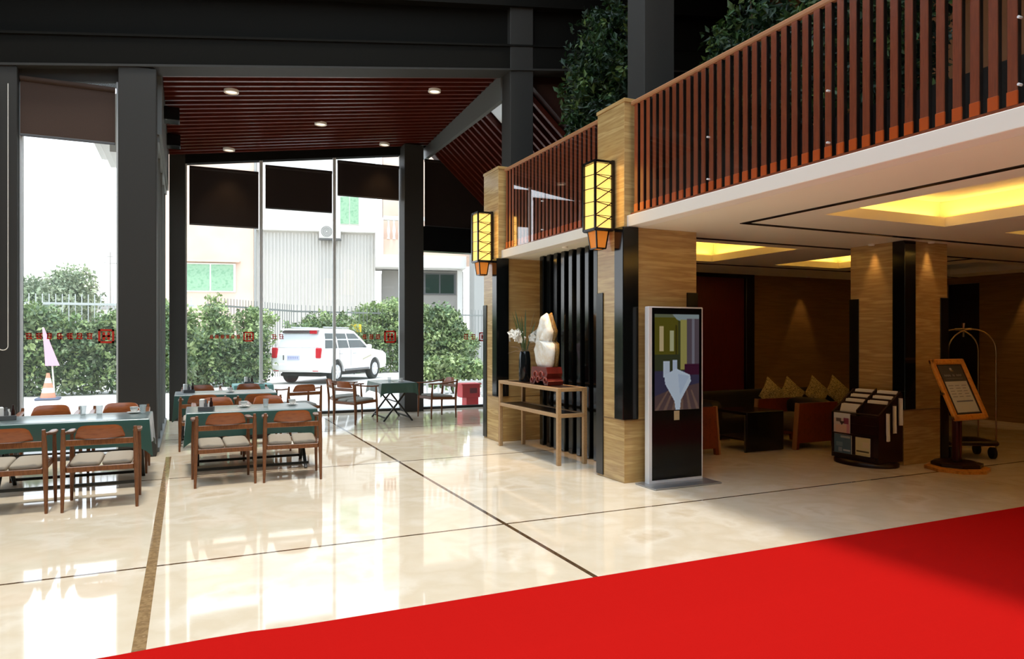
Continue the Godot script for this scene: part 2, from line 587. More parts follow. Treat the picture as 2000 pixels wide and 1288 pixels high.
func roofs() -> void:
	# columns of dark steel
	var cols := [
		[-0.80, -0.364, 10.3, 10.7, 0.0, 5.05, "dark grey steel column between the left window and the wooden ceiling"],
		[-2.30, -1.875, 10.3, 10.7, 0.0, 4.85, "grey steel column at the left edge with pale window light on it"],
		[-3.80, -3.375, 10.3, 10.7, 0.0, 4.62, "grey steel column farther along the left window wall"],
		[4.115, 4.53, 14.3, 14.72, 0.0, 5.6, "dark steel column in the far window wall behind the folding table"],
		[4.71, 5.12, 10.3, 10.65, 3.2, 8.5, "grey steel column standing on the gallery beside the sloping wooden slats"],
		[4.71, 5.13, 6.65, 6.99, 3.2, 8.5, "grey steel column standing on the gallery between the two dark plants"],
		[-0.30, -0.03, 14.55, 14.95, 0.0, 5.0, "slim dark post at the inner corner of the far window wall"],
	]
	for c in cols:
		var t := thing("column", c[6], "column", V((c[0] + c[1]) / 2, c[4], (c[2] + c[3]) / 2), 0, "", "structure")
		var st := mk()
		lim(st, c[0], c[1], c[4], c[5], c[2], c[3], 0.008)
		put("shaft", st, M.steel, t, -t.position)
	# the large sloping beam and the fascia over it
	var t := thing("beam", "long dark steel beam sloping up to the right above the dining bay", "beam", V(2, 5.4, 10.3), 0, "", "structure")
	var st := mk()
	shear_box(st, -6.2, 9.5, func(x, _a): return sloped_h(x), func(x, _a): return sloped_h(x) + 0.03, 10.28, 10.66)
	put("flange", st, M.steel, t, -t.position)
	st = mk()
	shear_box(st, -6.2, 9.5, func(x, _a): return sloped_h(x) + 0.39, func(x, _a): return sloped_h(x) + 0.42, 10.29, 10.66)
	put("flange", st, M.steel_dark, t, -t.position)
	st = mk()
	shear_box(st, -6.2, 9.5, func(x, _a): return sloped_h(x) + 0.02, func(x, _a): return sloped_h(x) + 0.40, 10.31, 10.62)
	put("web", st, M.steel_dark, t, -t.position)
	st = mk()
	shear_box(st, -6.2, 14.2, func(x, _a): return sloped_h(x) + 0.41, func(_x, _a): return 8.55, 10.42, 10.6)
	struct("wall_upper", st, M.steel_dark, "dark fascia wall rising above the long sloping beam", "wall")
	st = mk()
	shear_box(st, -6.2, 9.0, func(x, _a): return sloped_h(x) + 1.02, func(x, _a): return sloped_h(x) + 1.3, 10.25, 10.42)
	var ub := struct("beam", st, M.steel_dark, "upper dark purlin at the top edge above the long sloping beam", "beam")
	ub.set_meta("category", "beam")
	# ridge beam running away from us
	st = mk()
	shear_box(st, 4.68, 4.76, func(_x, a): return 5.45 - 0.005 * (a - 10.6), func(_x, a): return 5.88 - 0.05 * (a - 10.6), 10.62, PLANE_BACK + 0.1)
	struct("beam", st, M.steel_light, "pale grey ridge beam running back between the two slatted roofs", "beam")
	# slatted wooden ceiling, gentle slope
	var cl := thing("ceiling", "sloping ceiling of dark red wooden slats over the dining bay", "ceiling", V(2.2, 5.3, 12.6), 0, "", "structure")
	st = mk()
	shear_box(st, -0.5, 4.72, func(x, a): return ceil_h(x, a) + 0.12, func(x, a): return ceil_h(x, a) + 0.2, 10.6, PLANE_BACK + 0.2)
	put("backing_board", st, M.cherry_dark, cl, -cl.position)
	var a := 10.74
	while a < 14.5:
		st = mk()
		shear_box(st, -0.3, 4.69, func(x, aa): return ceil_h(x, aa), func(x, aa): return ceil_h(x, aa) + 0.125, a, a + 0.05)
		put("slat", st, M.cherry, cl, -cl.position)
		a += 0.187
	# steep slatted slope on the right
	cl = thing("ceiling", "steep slope of dark red wooden slats falling to the right of the ridge", "ceiling", V(5.5, 5.0, 12.6), 0, "", "structure")
	st = mk()
	shear_box(st, 4.76, 6.6, func(x, aa): return steep_h(x, aa) + 0.14, func(x, aa): return steep_h(x, aa) + 0.22, 11.99, PLANE_BACK + 0.2)
	shear_box(st, 5.29, 6.6, func(x, aa): return steep_h(x, aa) + 0.14, func(x, aa): return steep_h(x, aa) + 0.22, 10.6, 11.99)
	shear_box(st, 4.76, 6.4, func(x, aa): return steep_h(x, aa) + 0.13, func(x, _a): return sloped_h(x) + 0.5, 10.6, 10.68)
	shear_box(st, 4.70, 5.02, func(_x, _a): return 6.0, func(_x, _a): return 6.6, 10.6, PLANE_BACK + 0.2)
	put("backing_board", st, M.cherry_dark, cl, -cl.position)
	a = 10.74
	while a < 14.5:
		st = mk()
		var xs := 4.76 if a > 11.95 else 5.29
		shear_box(st, xs, 6.5, func(x, aa): return steep_h(x, aa), func(x, aa): return steep_h(x, aa) + 0.12, a, a + 0.05)
		put("slat", st, M.cherry, cl, -cl.position)
		a += 0.187
	st = mk()
	shear_box(st, 4.93, 4.97, func(x, aa): return steep_h(x, aa) - 0.05, func(x, aa): return steep_h(x, aa) + 0.12, 10.7, 11.97)
	put("light_well_edge", st, M.slat, cl, -cl.position)
	st = mk()
	shear_box(st, 4.97, 5.29, func(x, aa): return steep_h(x, aa) + 0.1, func(x, aa): return steep_h(x, aa) + 0.13, 10.7, 11.97)
	var pn := plain(C(214, 218, 214), 0.6)
	pn.backlight_enabled = true
	pn.backlight = Color(0.9, 0.9, 0.9)
	put("roof_light_panel", st, pn, cl, -cl.position)
	# roof of the hall with its long roof light
	var sl := [-3.6, 4.55, -3.5, 9.9]
	st = mk()
	lim(st, -6.4, sl[0], 8.5, 8.7, -5.4, 10.6)
	lim(st, sl[1], 14.4, 8.5, 8.7, -5.4, 10.6)
	lim(st, sl[0], sl[1], 8.5, 8.7, -5.4, sl[2])
	lim(st, sl[0], sl[1], 8.5, 8.7, sl[3], 10.6)
	struct("ceiling", st, M.steel_dark, "high dark roof of the hall around its long roof light", "ceiling")
	var rl := thing("window", "long glazed roof light high over the red carpet", "window", V(2, 8.6, 3.5), 0, "", "structure")
	st = mk()
	for k in 6:
		var aa: float = lerpf(sl[2], sl[3], k / 5.0)
		lim(st, sl[0], sl[1], 8.58, 8.68, aa - 0.02, aa + 0.02)
	put("glazing_bars", st, M.steel, rl, -rl.position)
	st = mk()
	lim(st, sl[0], sl[1], 8.62, 8.63, sl[2], sl[3])
	put("pane", st, M.glass, rl, -rl.position)
	st = mk()
	lim(st, 6.0, 14.4, 4.0, 8.6, 10.46, 10.62)
	struct("wall_upper", st, M.wall_dark, "dark end wall of the upper gallery beyond the plants", "wall")
	st = mk()
	lim(st, 6.3, 14.4, 0.0, 4.2, 10.42, 10.62)
	struct("wall_upper", st, M.wall_dark, "dark lower end wall of the gallery floor", "wall")


func lettering(x0: float, x1: float, h: float, a: float, n: int, logo: float, parent: Node, off: Vector3) -> void:
	# red film on the pane: a row of small illegible characters made of strokes, and a square logo at the right
	var st := mk()
	var step := (x1 - x0) / n
	for k in n:
		var cx := x0 + step * (k + 0.5)
		var s := step * 0.36
		for j in 3:
			var y := h + (j - 1) * s * 0.8
			lim(st, cx - s * rng.randf_range(0.55, 1.0), cx + s * rng.randf_range(0.55, 1.0), y - 0.007, y + 0.007, a - 0.003, a + 0.001)
		for j in 2:
			var xx := cx + (j - 0.5) * s * rng.randf_range(0.5, 1.3)
			lim(st, xx - 0.007, xx + 0.007, h - s * rng.randf_range(0.5, 1.1), h + s, a - 0.003, a + 0.001)
	if logo > 0.0:
		var cx := x1 + logo * 0.75
		var r := logo / 2
		for q in [[-1.0, -0.72], [0.72, 1.0]]:
			lim(st, cx + q[0] * r, cx + q[1] * r, h - r, h + r, a - 0.003, a + 0.001)
			lim(st, cx - r, cx + r, h + q[0] * r, h + q[1] * r, a - 0.003, a + 0.001)
		for q in [-0.3, 0.3]:
			lim(st, cx + q * r - 0.16 * r, cx + q * r + 0.16 * r, h - r * 0.55, h + r * 0.55, a - 0.003, a + 0.001)
		lim(st, cx - r * 0.5, cx + r * 0.5, h - r * 0.12, h + r * 0.12, a - 0.003, a + 0.001)
	put("red_lettering", st, M.red_film, parent, off)


func window_bay(x0: float, x1: float, a: float, top0: float, top1: float, label: String, lines: Array) -> void:
	var w := thing("window", label, "window", V((x0 + x1) / 2, 0, a), 0, "", "structure")
	var o := -w.position
	var st := mk()
	lim(st, x0, x0 + 0.03, 0, top0, a - 0.02, a + 0.04, 0.005)
	lim(st, x1 - 0.03, x1, 0, top1, a - 0.02, a + 0.04, 0.005)
	put("mullion", st, M.frame, w, o)
	st = mk()
	lim(st, x0, x1, 0, 0.05, a - 0.04, a + 0.06, 0.006)
	put("threshold", st, M.steel, w, o)
	st = mk()
	lim(st, x0 + 0.03, x1 - 0.03, 0.05, minf(top0, top1), a + 0.005, a + 0.013)
	put("pane", st, M.glass, w, o)
	if lines:
		lettering(lines[0], lines[1], 1.57, a - 0.002, lines[2], lines[3], w, o)


func blind(x0: float, x1: float, h0: float, h1: float, a: float, m: Material, label: String) -> void:
	var b := thing("roller_blind", label, "blind", V((x0 + x1) / 2, h0, a), 0, "roller blinds on the window walls")
	var o := -b.position
	var st := mk()
	lim(st, x0, x1, h0 + 0.02, h1, a - 0.004, a + 0.004)
	put("fabric", st, m, b, o)
	st = mk()
	tube(st, [V(x0, h1, a), V(x1, h1, a)], [0.035], 12)
	put("roller", st, m, b, o)
	st = mk()
	lim(st, x0, x1, h0, h0 + 0.03, a - 0.012, a + 0.012, 0.004)
	put("bottom_bar", st, M.trim_grey, b, o)


func windows() -> void:
	var A := PLANE_BACK
	window_bay(-0.03, 1.325, A, 4.85, 5.06, "tall far window pane nearest the corner post with red lettering", [0.38, 0.95, 6, 0.19])
	window_bay(1.325, 2.747, A, 5.06, 5.25, "tall far window pane behind the car with small red lettering", [1.5, 1.78, 2, 0.0])
	window_bay(2.747, 4.138, A, 5.25, 5.43, "tall far window pane left of the dark column with a red logo", [3.3, 3.72, 3, 0.26])
	window_bay(4.53, 6.15, A, 5.5, 5.5, "far window pane right of the dark column above the red stand", [5.55, 5.9, 2, 0.2])
	window_bay(-1.875, -0.80, PLANE_SIDE + 0.15, 4.9, 5.0, "tall left window pane with red lettering between two grey columns", [-1.83, -1.08, 7, 0.18])
	window_bay(-3.375, -2.30, PLANE_SIDE + 0.15, 4.65, 4.8, "tall left window pane beyond the edge column", [])
	window_bay(-4.88, -3.80, PLANE_SIDE + 0.15, 4.4, 4.6, "last tall left window pane along the side wall", [])
	var st := mk()
	lim(st, -6.2, -4.88, 0, 4.6, PLANE_SIDE + 0.05, PLANE_SIDE + 0.3)
	struct("wall_side", st, M.wall, "short grey wall at the end of the left window row", "wall")
	# headers above the panes, sloping like the roof
	st = mk()
	shear_box(st, -0.3, 4.6, func(x, _a): return 4.84 + 0.146 * x, func(x, _a): return 5.02 + 0.146 * x, A - 0.06, A + 0.14)
	struct("trim", st, M.steel_dark, "sloping dark header along the top of the far windows", "trim")
	st = mk()
	shear_box(st, -0.3, 6.3, func(x, _a): return 5.0 + 0.146 * x, func(x, _a): return 6.2, A + 0.04, A + 0.24)
	struct("wall_back", st, M.wall_dark, "dark strip of wall between the far windows and the slatted ceiling", "wall")
	st = mk()
	lim(st, 4.53, 6.3, 3.42, 3.95, A - 0.12, A + 0.15, 0.01)
	struct("beam", st, M.black, "black crossbeam under the widest blind right of the column", "beam")
	st = mk()
	shear_box(st, -6.2, -0.4, func(x, _a): return 4.98 + 0.1486 * x, func(x, _a): return 5.3 + 0.1486 * x, PLANE_SIDE + 0.12, PLANE_SIDE + 0.4)
	struct("trim", st, M.steel, "sloping grey header along the top of the left windows", "trim")
	# blinds
	blind(0.04, 1.27, 3.68, 4.765, A - 0.06, M.blind, "dark brown roller blind nearest the corner post, hanging lowest")
	blind(1.40, 2.69, 4.09, 4.92, A - 0.06, M.blind, "dark brown roller blind in the middle of three, above the car")
	blind(2.80, 4.09, 4.46, 5.16, A - 0.06, M.blind, "dark brown roller blind next to the dark column, hanging highest")
	blind(4.66, 6.1, 3.95, 5.38, A - 0.06, M.blind, "wide almost black roller blind right of the dark column")
	blind(-1.86, -0.84, 4.03, 4.74, PLANE_SIDE + 0.1, M.blind_brown, "brown roller blind at the top of the left window")
	# glazed side of the dining bay, seen edge-on
	var w := thing("window", "glazed side of the dining bay running back from the large grey column", "window", V(-0.4, 0, 12.6), 0, "", "structure")
	var o := -w.position
	st = mk()
	for a in [10.72, 11.7, 12.7, 13.7, 14.5]:
		lim(st, -0.43, -0.36, 0, 4.3, a - 0.025, a + 0.025, 0.004)
	put("mullion", st, M.steel_light, w, o)
	st = mk()
	lim(st, -0.45, -0.34, 0, 0.06, 10.7, 14.6)
	lim(st, -0.45, -0.34, 4.2, 4.3, 10.7, 14.6)
	put("rail", st, M.steel_light, w, o)
	st = mk()
	lim(st, -0.40, -0.39, 0.06, 4.2, 10.72, 14.55)
	put("pane", st, M.glass, w, o)
	st = mk()
	lim(st, -0.46, -0.31, 4.3, 5.15, 10.66, 14.7)
	struct("wall_side", st, M.steel_light, "grey panel strip under the slatted ceiling beside the large column", "wall")
	for a in [11.75, 13.3]:
		st = mk()
		lim(st, -0.32, -0.1, 4.78, 4.98, a - 0.12, a + 0.12, 0.01)
		struct("beam", st, M.black, "short dark beam end under the slatted ceiling, " + ("nearer to the large column" if a < 12.0 else "nearer to the corner post"), "beam")
	# looped bead chain of a blind, hanging beside the edge column
	var ch := thing("blind_chain", "thin white looped blind chain hanging in front of the edge column", "chain", V(-2.0, 1.4, 10.22))
	st = mk()
	var pts := []
	for k in 25:
		var s := k / 24.0
		var ang := PI * s
		pts.append(Vector3(0.045 * cos(ang), 3.2 * absf(2 * s - 1) if absf(2 * s - 1) > 0.12 else 0.02 * sin(ang) + 0.1 * 0 + 0.36 * 0.5, 0))
	pts = []
	for k in 9:
		pts.append(Vector3(0.05, 3.2 - 0.39 * k, 0))
	for k in 9:
		var an := -PI * k / 8.0
		pts.append(Vector3(0.05 * cos(an), 0.05 + 0.05 * sin(an), 0))
	for k in 9:
		pts.append(Vector3(-0.05, 0.08 + 0.39 * k, 0))
	tube(st, pts, [0.005], 6, true, 1.0, Vector3.BACK)
	put("bead_chain", st, M.white, ch)


func soffit_cells(st: SurfaceTool, x0: float, x1: float, a0: float, a1: float, holes: Array, h0: float, h1: float) -> void:
	var xs := [x0, x1]
	var az := [a0, a1]
	for q in holes:
		xs.append_array([q[0], q[1]])
		az.append_array([q[2], q[3]])
	xs.sort()
	az.sort()
	for i in xs.size() - 1:
		for j in az.size() - 1:
			if xs[i + 1] - xs[i] < 0.001 or az[j + 1] - az[j] < 0.001:
				continue
			var cx: float = (xs[i] + xs[i + 1]) / 2
			var ca: float = (az[j] + az[j + 1]) / 2
			var hole := false
			for q in holes:
				if cx > q[0] and cx < q[1] and ca > q[2] and ca < q[3]:
					hole = true
			if not hole:
				lim(st, xs[i], xs[i + 1], h0, h1, az[j], az[j + 1])


func lobby_ceiling() -> void:
	# white edge of the gallery floor
	for q in [[-5.2, 6.32, "white edge board of the gallery over the lounge entrance"], [6.85, 9.62, "white edge board of the gallery over the console table"]]:
		var st := mk()
		lim(st, 4.25, 4.42, 2.73, 2.85, q[0], q[1], 0.004)
		struct("trim", st, M.white, q[2], "fascia")
	var holes := [[5.55, 7.32, 0.6, 4.9], [8.35, 10.2, 0.6, 4.9], [5.6, 7.4, 6.95, 8.66], [8.65, 10.1, 6.95, 8.62], [11.2, 13.0, 6.95, 8.6]]
	var cl := thing("ceiling", "pale soffit under the gallery with lit rectangular coffers and black lines", "ceiling", V(8, 2.73, 3), 0, "", "structure")
	var o := -cl.position
	var st := mk()
	soffit_cells(st, 4.42, 13.8, -5.2, 10.3, holes, 2.73, 2.83)
	put("plaster_board", st, M.soffit, cl, o)
	st = mk()
	lim(st, 4.42, 13.8, 3.1, 3.2, -5.2, 10.5)
	lim(st, 4.42, 4.55, 2.83, 3.1, -5.2, 10.5)
	put("floor_slab", st, M.wall_dark, cl, o)
	for q in [[5.17, 5.23, 0.3, 5.6], [5.17, 13.7, 5.57, 5.63], [5.4, 13.7, 6.64, 6.7], [5.4, 13.7, 8.9, 8.96], [5.17, 13.7, 0.3, 0.36], [10.6, 10.66, 6.7, 8.9]]:
		st = mk()
		lim(st, q[0], q[1], 2.722, 2.733, q[2], q[3])
		put("black_line", st, M.black, cl, o)
	var n := 0
	for q in holes:
		var e := 0.17
		st = mk()
		var x0: float = q[0] - e
		var x1: float = q[1] + e
		var a0: float = q[2] - e
		var a1: float = q[3] + e
		lim(st, x0, x1, 3.03, 3.09, a0, a1)
		lim(st, x0 - 0.03, x0, 2.83, 3.09, a0, a1)
		lim(st, x1, x1 + 0.03, 2.83, 3.09, a0, a1)
		lim(st, x0, x1, 2.83, 3.09, a0 - 0.03, a0)
		lim(st, x0, x1, 2.83, 3.09, a1, a1 + 0.03)
		put("coffer", st, M.soffit, cl, o)
		n += 1
		if n == 5:
			continue
		var amber := Color(1.0, 0.82, 0.42)
		for side in [[x0 + 0.03, x0 + 0.07, a0 + 0.1, a1 - 0.1], [x1 - 0.07, x1 - 0.03, a0 + 0.1, a1 - 0.1], [x0 + 0.1, x1 - 0.1, a0 + 0.03, a0 + 0.07], [x0 + 0.1, x1 - 0.1, a1 - 0.07, a1 - 0.03]]:
			st = mk()
			lim(st, side[0], side[1], 2.832, 2.852, side[2], side[3])
			put("light_strip", st, glowing(amber, 0.9), cl, o)
			var al := AreaLight3D.new()
			al.name = "cove_light"
			al.area_size = Vector2(side[1] - side[0], side[3] - side[2])
			al.light_color = amber
			al.light_energy = 0.145 * maxf(side[1] - side[0], side[3] - side[2])
			al.area_range = 12.0
			al.shadow_enabled = true
			al.position = V((side[0] + side[1]) / 2, 2.86, (side[2] + side[3]) / 2)
			al.rotation_degrees = Vector3(90, 0, 0)
			add_child(al, true)


func pillar(x0: float, x1: float, a0: float, a1: float, label: String, tall: bool) -> Node3D:
	var p := thing("pillar", label, "pillar", V((x0 + x1) / 2, 0, (a0 + a1) / 2), 0, "", "structure")
	var o := -p.position
	var st := mk()
	lim(st, x0, x1, 0, 2.73, a0, a1, 0.004)
	if tall:
		lim(st, x0, 4.44, 2.73, 4.06, a0, a1, 0.004)
		lim(st, x0 - 0.01, 4.45, 4.06, 4.1, a0 - 0.01, a1 + 0.01, 0.004)
	put("stone_body", st, M.travertine, p, o)
	st = mk()
	lim(st, x0 - 0.05, x0 + 0.15, 0.68, 2.725, a0 - 0.05, a0 + 0.12, 0.006)
	put("corner_guard", st, M.black_gloss, p, o)
	st = mk()
	lim(st, x0 - 0.012, x0 + 0.05, 0.02, 2.05, a1 - 0.13, a1 + 0.012, 0.004)
	put("edge_strip", st, M.black, p, o)
	st = mk()
	lim(st, x1 - 0.14, x1 + 0.012, 0.02, 2.05, a0 - 0.012, a0 + 0.05, 0.004)
	put("edge_strip", st, M.black, p, o)
	st = mk()
	lim(st, x0 - 0.004, x1 + 0.004, 0.66, 0.675, a0 - 0.003, a1 + 0.003)
	put("stone_joint", st, M.travertine_dark, p, o)
	return p


func pillars() -> void:
	pillar(4.22, 5.18, 6.32, 6.86, "travertine pillar with black corner guard behind the display kiosk", true)
	pillar(4.2, 5.2, 9.615, 10.18, "travertine pillar with black corner guard at the far end of the console table", true)
	pillar(7.9, 8.71, 5.8, 6.56, "travertine pillar in the lounge between magazine rack and sign stand", false)
	# black batten screen in the recess behind the console
	var s := thing("wall_screen", "black batten screen in the recess behind the console table", "screen wall", V(4.75, 0, 8.0), 0, "", "structure")
	var o := -s.position
	var st := mk()
	lim(st, 4.74, 4.84, 0, 2.73, 6.86, 9.15)
	put("back_panel", st, M.black, s, o)
	for k in 11:
		st = mk()
		var a := 9.1 - k * 0.213
		lim(st, 4.65, 4.74, 0.0, 2.73, a - 0.055, a + 0.055, 0.012)
		put("batten", st, M.black_gloss, s, o)


func balustrades() -> void:
	for q in [[-1.6, 6.27, "gallery balustrade of upright brown slats over the lounge entrance"], [6.92, 9.56, "short gallery balustrade of upright dark slats above the console table"]]:
		var b := thing("balustrade", q[2], "balustrade", V(4.32, 2.85, (q[0] + q[1]) / 2))
		var o := -b.position
		var st := mk()
		lim(st, 0.009, 0.045, 0, 1.14, 0.002, 0.054, 0.003)
		st.generate_normals()
		var slat_mesh := st.commit()
		st = mk()
		lim(st, 0, 0.010, 0, 1.14, 0, 0.056, 0.003)
		st.generate_normals()
		var face_mesh := st.commit()
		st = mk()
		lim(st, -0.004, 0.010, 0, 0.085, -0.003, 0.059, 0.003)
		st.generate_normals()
		var lit_end_mesh := st.commit()
		var a: float = q[0]
		while a < q[1] - 0.04:
			var m := MeshInstance3D.new()
			m.name = "slat"
			m.mesh = slat_mesh
			m.material_override = M.slat_core
			m.position = V(4.285, 2.875, a) + o
			b.add_child(m, true)
			var w := MeshInstance3D.new()
			w.name = "wooden_face"
			w.mesh = face_mesh
			w.material_override = M.slat
			m.add_child(w, true)
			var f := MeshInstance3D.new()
			f.name = "lit_slat_end"
			f.mesh = lit_end_mesh
			f.material_override = M.lit_slat_end
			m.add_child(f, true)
			a += 0.1065
		st = mk()
		lim(st, 4.275, 4.335, 4.01, 4.06, q[0], q[1] + 0.02, 0.012)
		put("handrail", st, M.arm_edge, b, o)
		st = mk()
		lim(st, 4.28, 4.33, 2.85, 2.876, q[0], q[1] + 0.02)
		put("bottom_rail", st, M.slat, b, o)
		var panes := maxi(1, int((q[1] - q[0]) / 1.3))
		for k in panes:
			var p0: float = lerpf(q[0], q[1], float(k) / panes) + 0.01
			var p1: float = lerpf(q[0], q[1], float(k + 1) / panes) - 0.01
			st = mk()
			lim(st, 4.268, 4.276, 2.86, 3.98, p0, minf(p1, q[1] - 0.34))
			put("glass_panel", st, M.glass_rail, b, o)
			for hh in [2.98, 3.36]:
				st = mk()
				tube(st, [V(4.255, hh, p0 + 0.08), V(4.286, hh, p0 + 0.08)], [0.008], 10)
				put("glass_clamp", st, M.silver, b, o)


func lanterns() -> void:
	for q in [[4.21, 6.50, 2.72, 3.45, "large amber wall lantern with black lattice on the pillar behind the kiosk"], [4.19, 9.80, 2.70, 3.43, "smaller-looking amber wall lantern on the far pillar beside the column window"]]:
		var xw: float = q[0]
		var x0: float = xw - 0.24
		var a0: float = q[1]
		var a1: float = a0 + 0.24
		var h0: float = q[2]
		var h1: float = q[3]
		var l := thing("wall_lantern", q[4], "wall lamp", V(xw - 0.12, h0 - 0.2, a0 + 0.12))
		var o := -l.position
		var lit := glowing(Color(1.0, 0.82, 0.42), 1.12)
		var st := mk()
		lim(st, x0 + 0.012, xw - 0.03, h0 + 0.02, h1 - 0.02, a0 + 0.012, a1 - 0.012)
		put("paper_shade", st, lit, l, o)
		st = mk()   # tapered lower shade
		var hb := h0 - 0.2
		var t := [V(x0 + 0.03, h0, a0 + 0.03), V(xw - 0.05, h0, a0 + 0.03), V(xw - 0.05, h0, a1 - 0.03), V(x0 + 0.03, h0, a1 - 0.03)]
		var u := [V(x0 + 0.055, hb, a0 + 0.055), V(xw - 0.075, hb, a0 + 0.055), V(xw - 0.075, hb, a1 - 0.055), V(x0 + 0.055, hb, a1 - 0.055)]
		var cc := V(xw - 0.12, h0 - 0.1, a0 + 0.12)
		for k in 4:
			var k2 := (k + 1) % 4
			quad(st, t[k], t[k2], u[k2], u[k], (t[k] + u[k2]) / 2 - cc)
		quad(st, u[0], u[1], u[2], u[3], Vector3.DOWN)
		quad(st, t[0], t[1], t[2], t[3], Vector3.UP)
		put("lower_shade", st, glowing(Color(0.86, 0.5, 0.16), 0.42), l, o)
		st = mk()
		for k in 4:
			bar(st, t[k] + Vector3(0, 0.01, 0), u[k], 0.014, 0.014)
			bar(st, u[k], u[(k + 1) % 4], 0.014, 0.014)
		for xx in [x0, xw - 0.02]:
			for aa in [a0, a1]:
				bar(st, V(xx, h0 - 0.005, aa), V(xx, h1 + 0.005, aa), 0.022, 0.022, Vector3.RIGHT)
		for hh in [h0, h1]:
			for aa in [a0, a1]:
				bar(st, V(x0, hh, aa), V(xw - 0.02, hh, aa), 0.022, 0.026)
			bar(st, V(x0, hh, a0), V(x0, hh, a1), 0.022, 0.026)
		lim(st, x0, xw - 0.01, h0 - 0.018, h0 + 0.004, a0, a1)
		lim(st, xw - 0.035, xw, h0 - 0.01, h1 + 0.02, a0 - 0.012, a1 + 0.012)
		put("black_frame", st, M.black, l, o)
		st = mk()
		var step := (h1 - h0) / 5.0
		for k in 5:
			var y := h0 + step * k
			bar(st, V(x0, y, a0), V(xw - 0.03, y + step, a0), 0.008, 0.010)
			if k > 0:
				bar(st, V(xw - 0.03, y, a0), V(x0, y, a0), 0.005, 0.006)
				bar(st, V(x0, y, a0), V(xw - 0.03, y - step * 0.25, a0), 0.006, 0.008)
			bar(st, V(x0, y, a0), V(x0, y + step * 0.1, a1), 0.008, 0.008)
		put("lattice", st, M.black, l, o)
		for f in 2:
			var al := AreaLight3D.new()
			al.name = "lantern_glow"
			al.area_size = Vector2(0.19, 0.66)
			al.light_color = Color(1.0, 0.74, 0.36)
			al.light_energy = 0.11
			al.area_range = 14.0
			al.shadow_enabled = true
			al.position = V((x0 + xw) / 2 - 0.01, (h0 + h1) / 2, a0 - 0.02) if f == 0 else V(x0 - 0.02, (h0 + h1) / 2, (a0 + a1) / 2)
			al.rotation_degrees = Vector3(0, 180, 0) if f == 0 else Vector3(0, 90, 0)
			add_child(al, true)


func downlight(x: float, h: float, a: float, r: float, energy: float, label: String, group: String, spot: bool, cone := 38.0) -> void:
	var d := thing("downlight", label, "ceiling light", V(x, h, a), 0, group)
	var st := mk()
	lathe(st, [Vector2(r, 0.03), Vector2(r * 1.25, 0.03), Vector2(r * 1.25, -0.008), Vector2(r, -0.012), Vector2(r, 0.02)], Vector3.ZERO, 20)
	put("rim", st, M.white, d)
	st = mk()
	lathe(st, [Vector2(0, 0.004), Vector2(r, 0.004), Vector2(r, 0.016), Vector2(0, 0.016)], Vector3.ZERO, 20)
	put("lamp_lens", st, glowing(Color(1.0, 0.9, 0.78), 1.5), d)
	if spot:
		var s := SpotLight3D.new()
		s.name = "downlight_beam"
		s.light_color = Color(1.0, 0.8, 0.55)
		s.light_energy = energy
		s.spot_angle = cone
		s.spot_angle_attenuation = 0.6
		s.spot_range = 14.0
		s.spot_attenuation = 2.0
		s.light_size = r
		s.shadow_enabled = true
		s.position = V(x, h - 0.02, a)
		s.rotation_degrees = Vector3(-90, 0, 0)
		add_child(s, true)


func downlights() -> void:
	var g := "round downlights in the slatted ceiling"
	for q in [[0.6, 11.31, "round downlight in the slatted ceiling, front row by the large column"], [3.77, 11.31, "round downlight in the slatted ceiling, front row by the ridge beam"], [2.17, 12.9, "round downlight alone in the middle of the slatted ceiling"], [0.717, 14.3, "round downlight in the slatted ceiling above the lowest blind"], [3.69, 14.3, "round downlight in the slatted ceiling above the highest blind"]]:
		downlight(q[0], ceil_h(q[0], q[1]) - 0.02, q[1], 0.085, 0.5, q[2], g, true)
	# narrow warm spots grazing pillar and wall in the lounge
	downlight(4.46, 2.722, 8.05, 0.03, 2.2, "small soffit spot above the stone sculpture on the console", "small soffit spots", true, 30.0)
	downlight(7.84, 2.722, 6.2, 0.03, 0.25, "small soffit spot grazing the left face of the lounge pillar", "small soffit spots", true, 24.0)
	downlight(8.32, 2.722, 5.74, 0.03, 0.25, "small soffit spot grazing the front face of the lounge pillar", "small soffit spots", true, 24.0)
	downlight(10.9, 2.722, 10.02, 0.03, 0.4, "small soffit spot over the back wall of the lounge", "small soffit spots", true, 24.0)
	downlight(13.55, 2.722, 7.6, 0.03, 0.6, "small soffit spot grazing the dark side wall of the lounge", "small soffit spots", true, 24.0)
	downlight(12.6, 2.722, 9.4, 0.03, 0.3, "small soffit spot by the black door of the lounge", "small soffit spots", true, 24.0)


func added_gallery_fill() -> void:  # unseen panel and light added to brighten the gallery wall
	var l := thing("added_fill_panel", "unseen warm glow panel added over the upper gallery to brighten its wall", "ceiling light", V(8.2, 8.4, 5.0))
	var st := mk()
	box(st, Vector3(0, 0.06, 0), Vector3(1.2, 0.08, 1.2), Basis(), 0.01)
	put("fill_backing", st, M.steel_dark, l)
	st = mk()
	box(st, Vector3(0, 0.01, 0), Vector3(1.1, 0.02, 1.1))
	put("fill_glow", st, glowing(Color(1.0, 0.82, 0.58), 1.0), l)
	var al := AreaLight3D.new()
	al.name = "gallery_fill"
	al.area_size = Vector2(1.1, 1.1)
	al.light_color = Color(1.0, 0.8, 0.55)
	al.light_energy = 0.8
	al.area_range = 16.0
	al.shadow_enabled = true
	al.position = V(8.2, 8.36, 5.0)
	al.rotation_degrees = Vector3(-90, 0, 0)
	add_child(al, true)


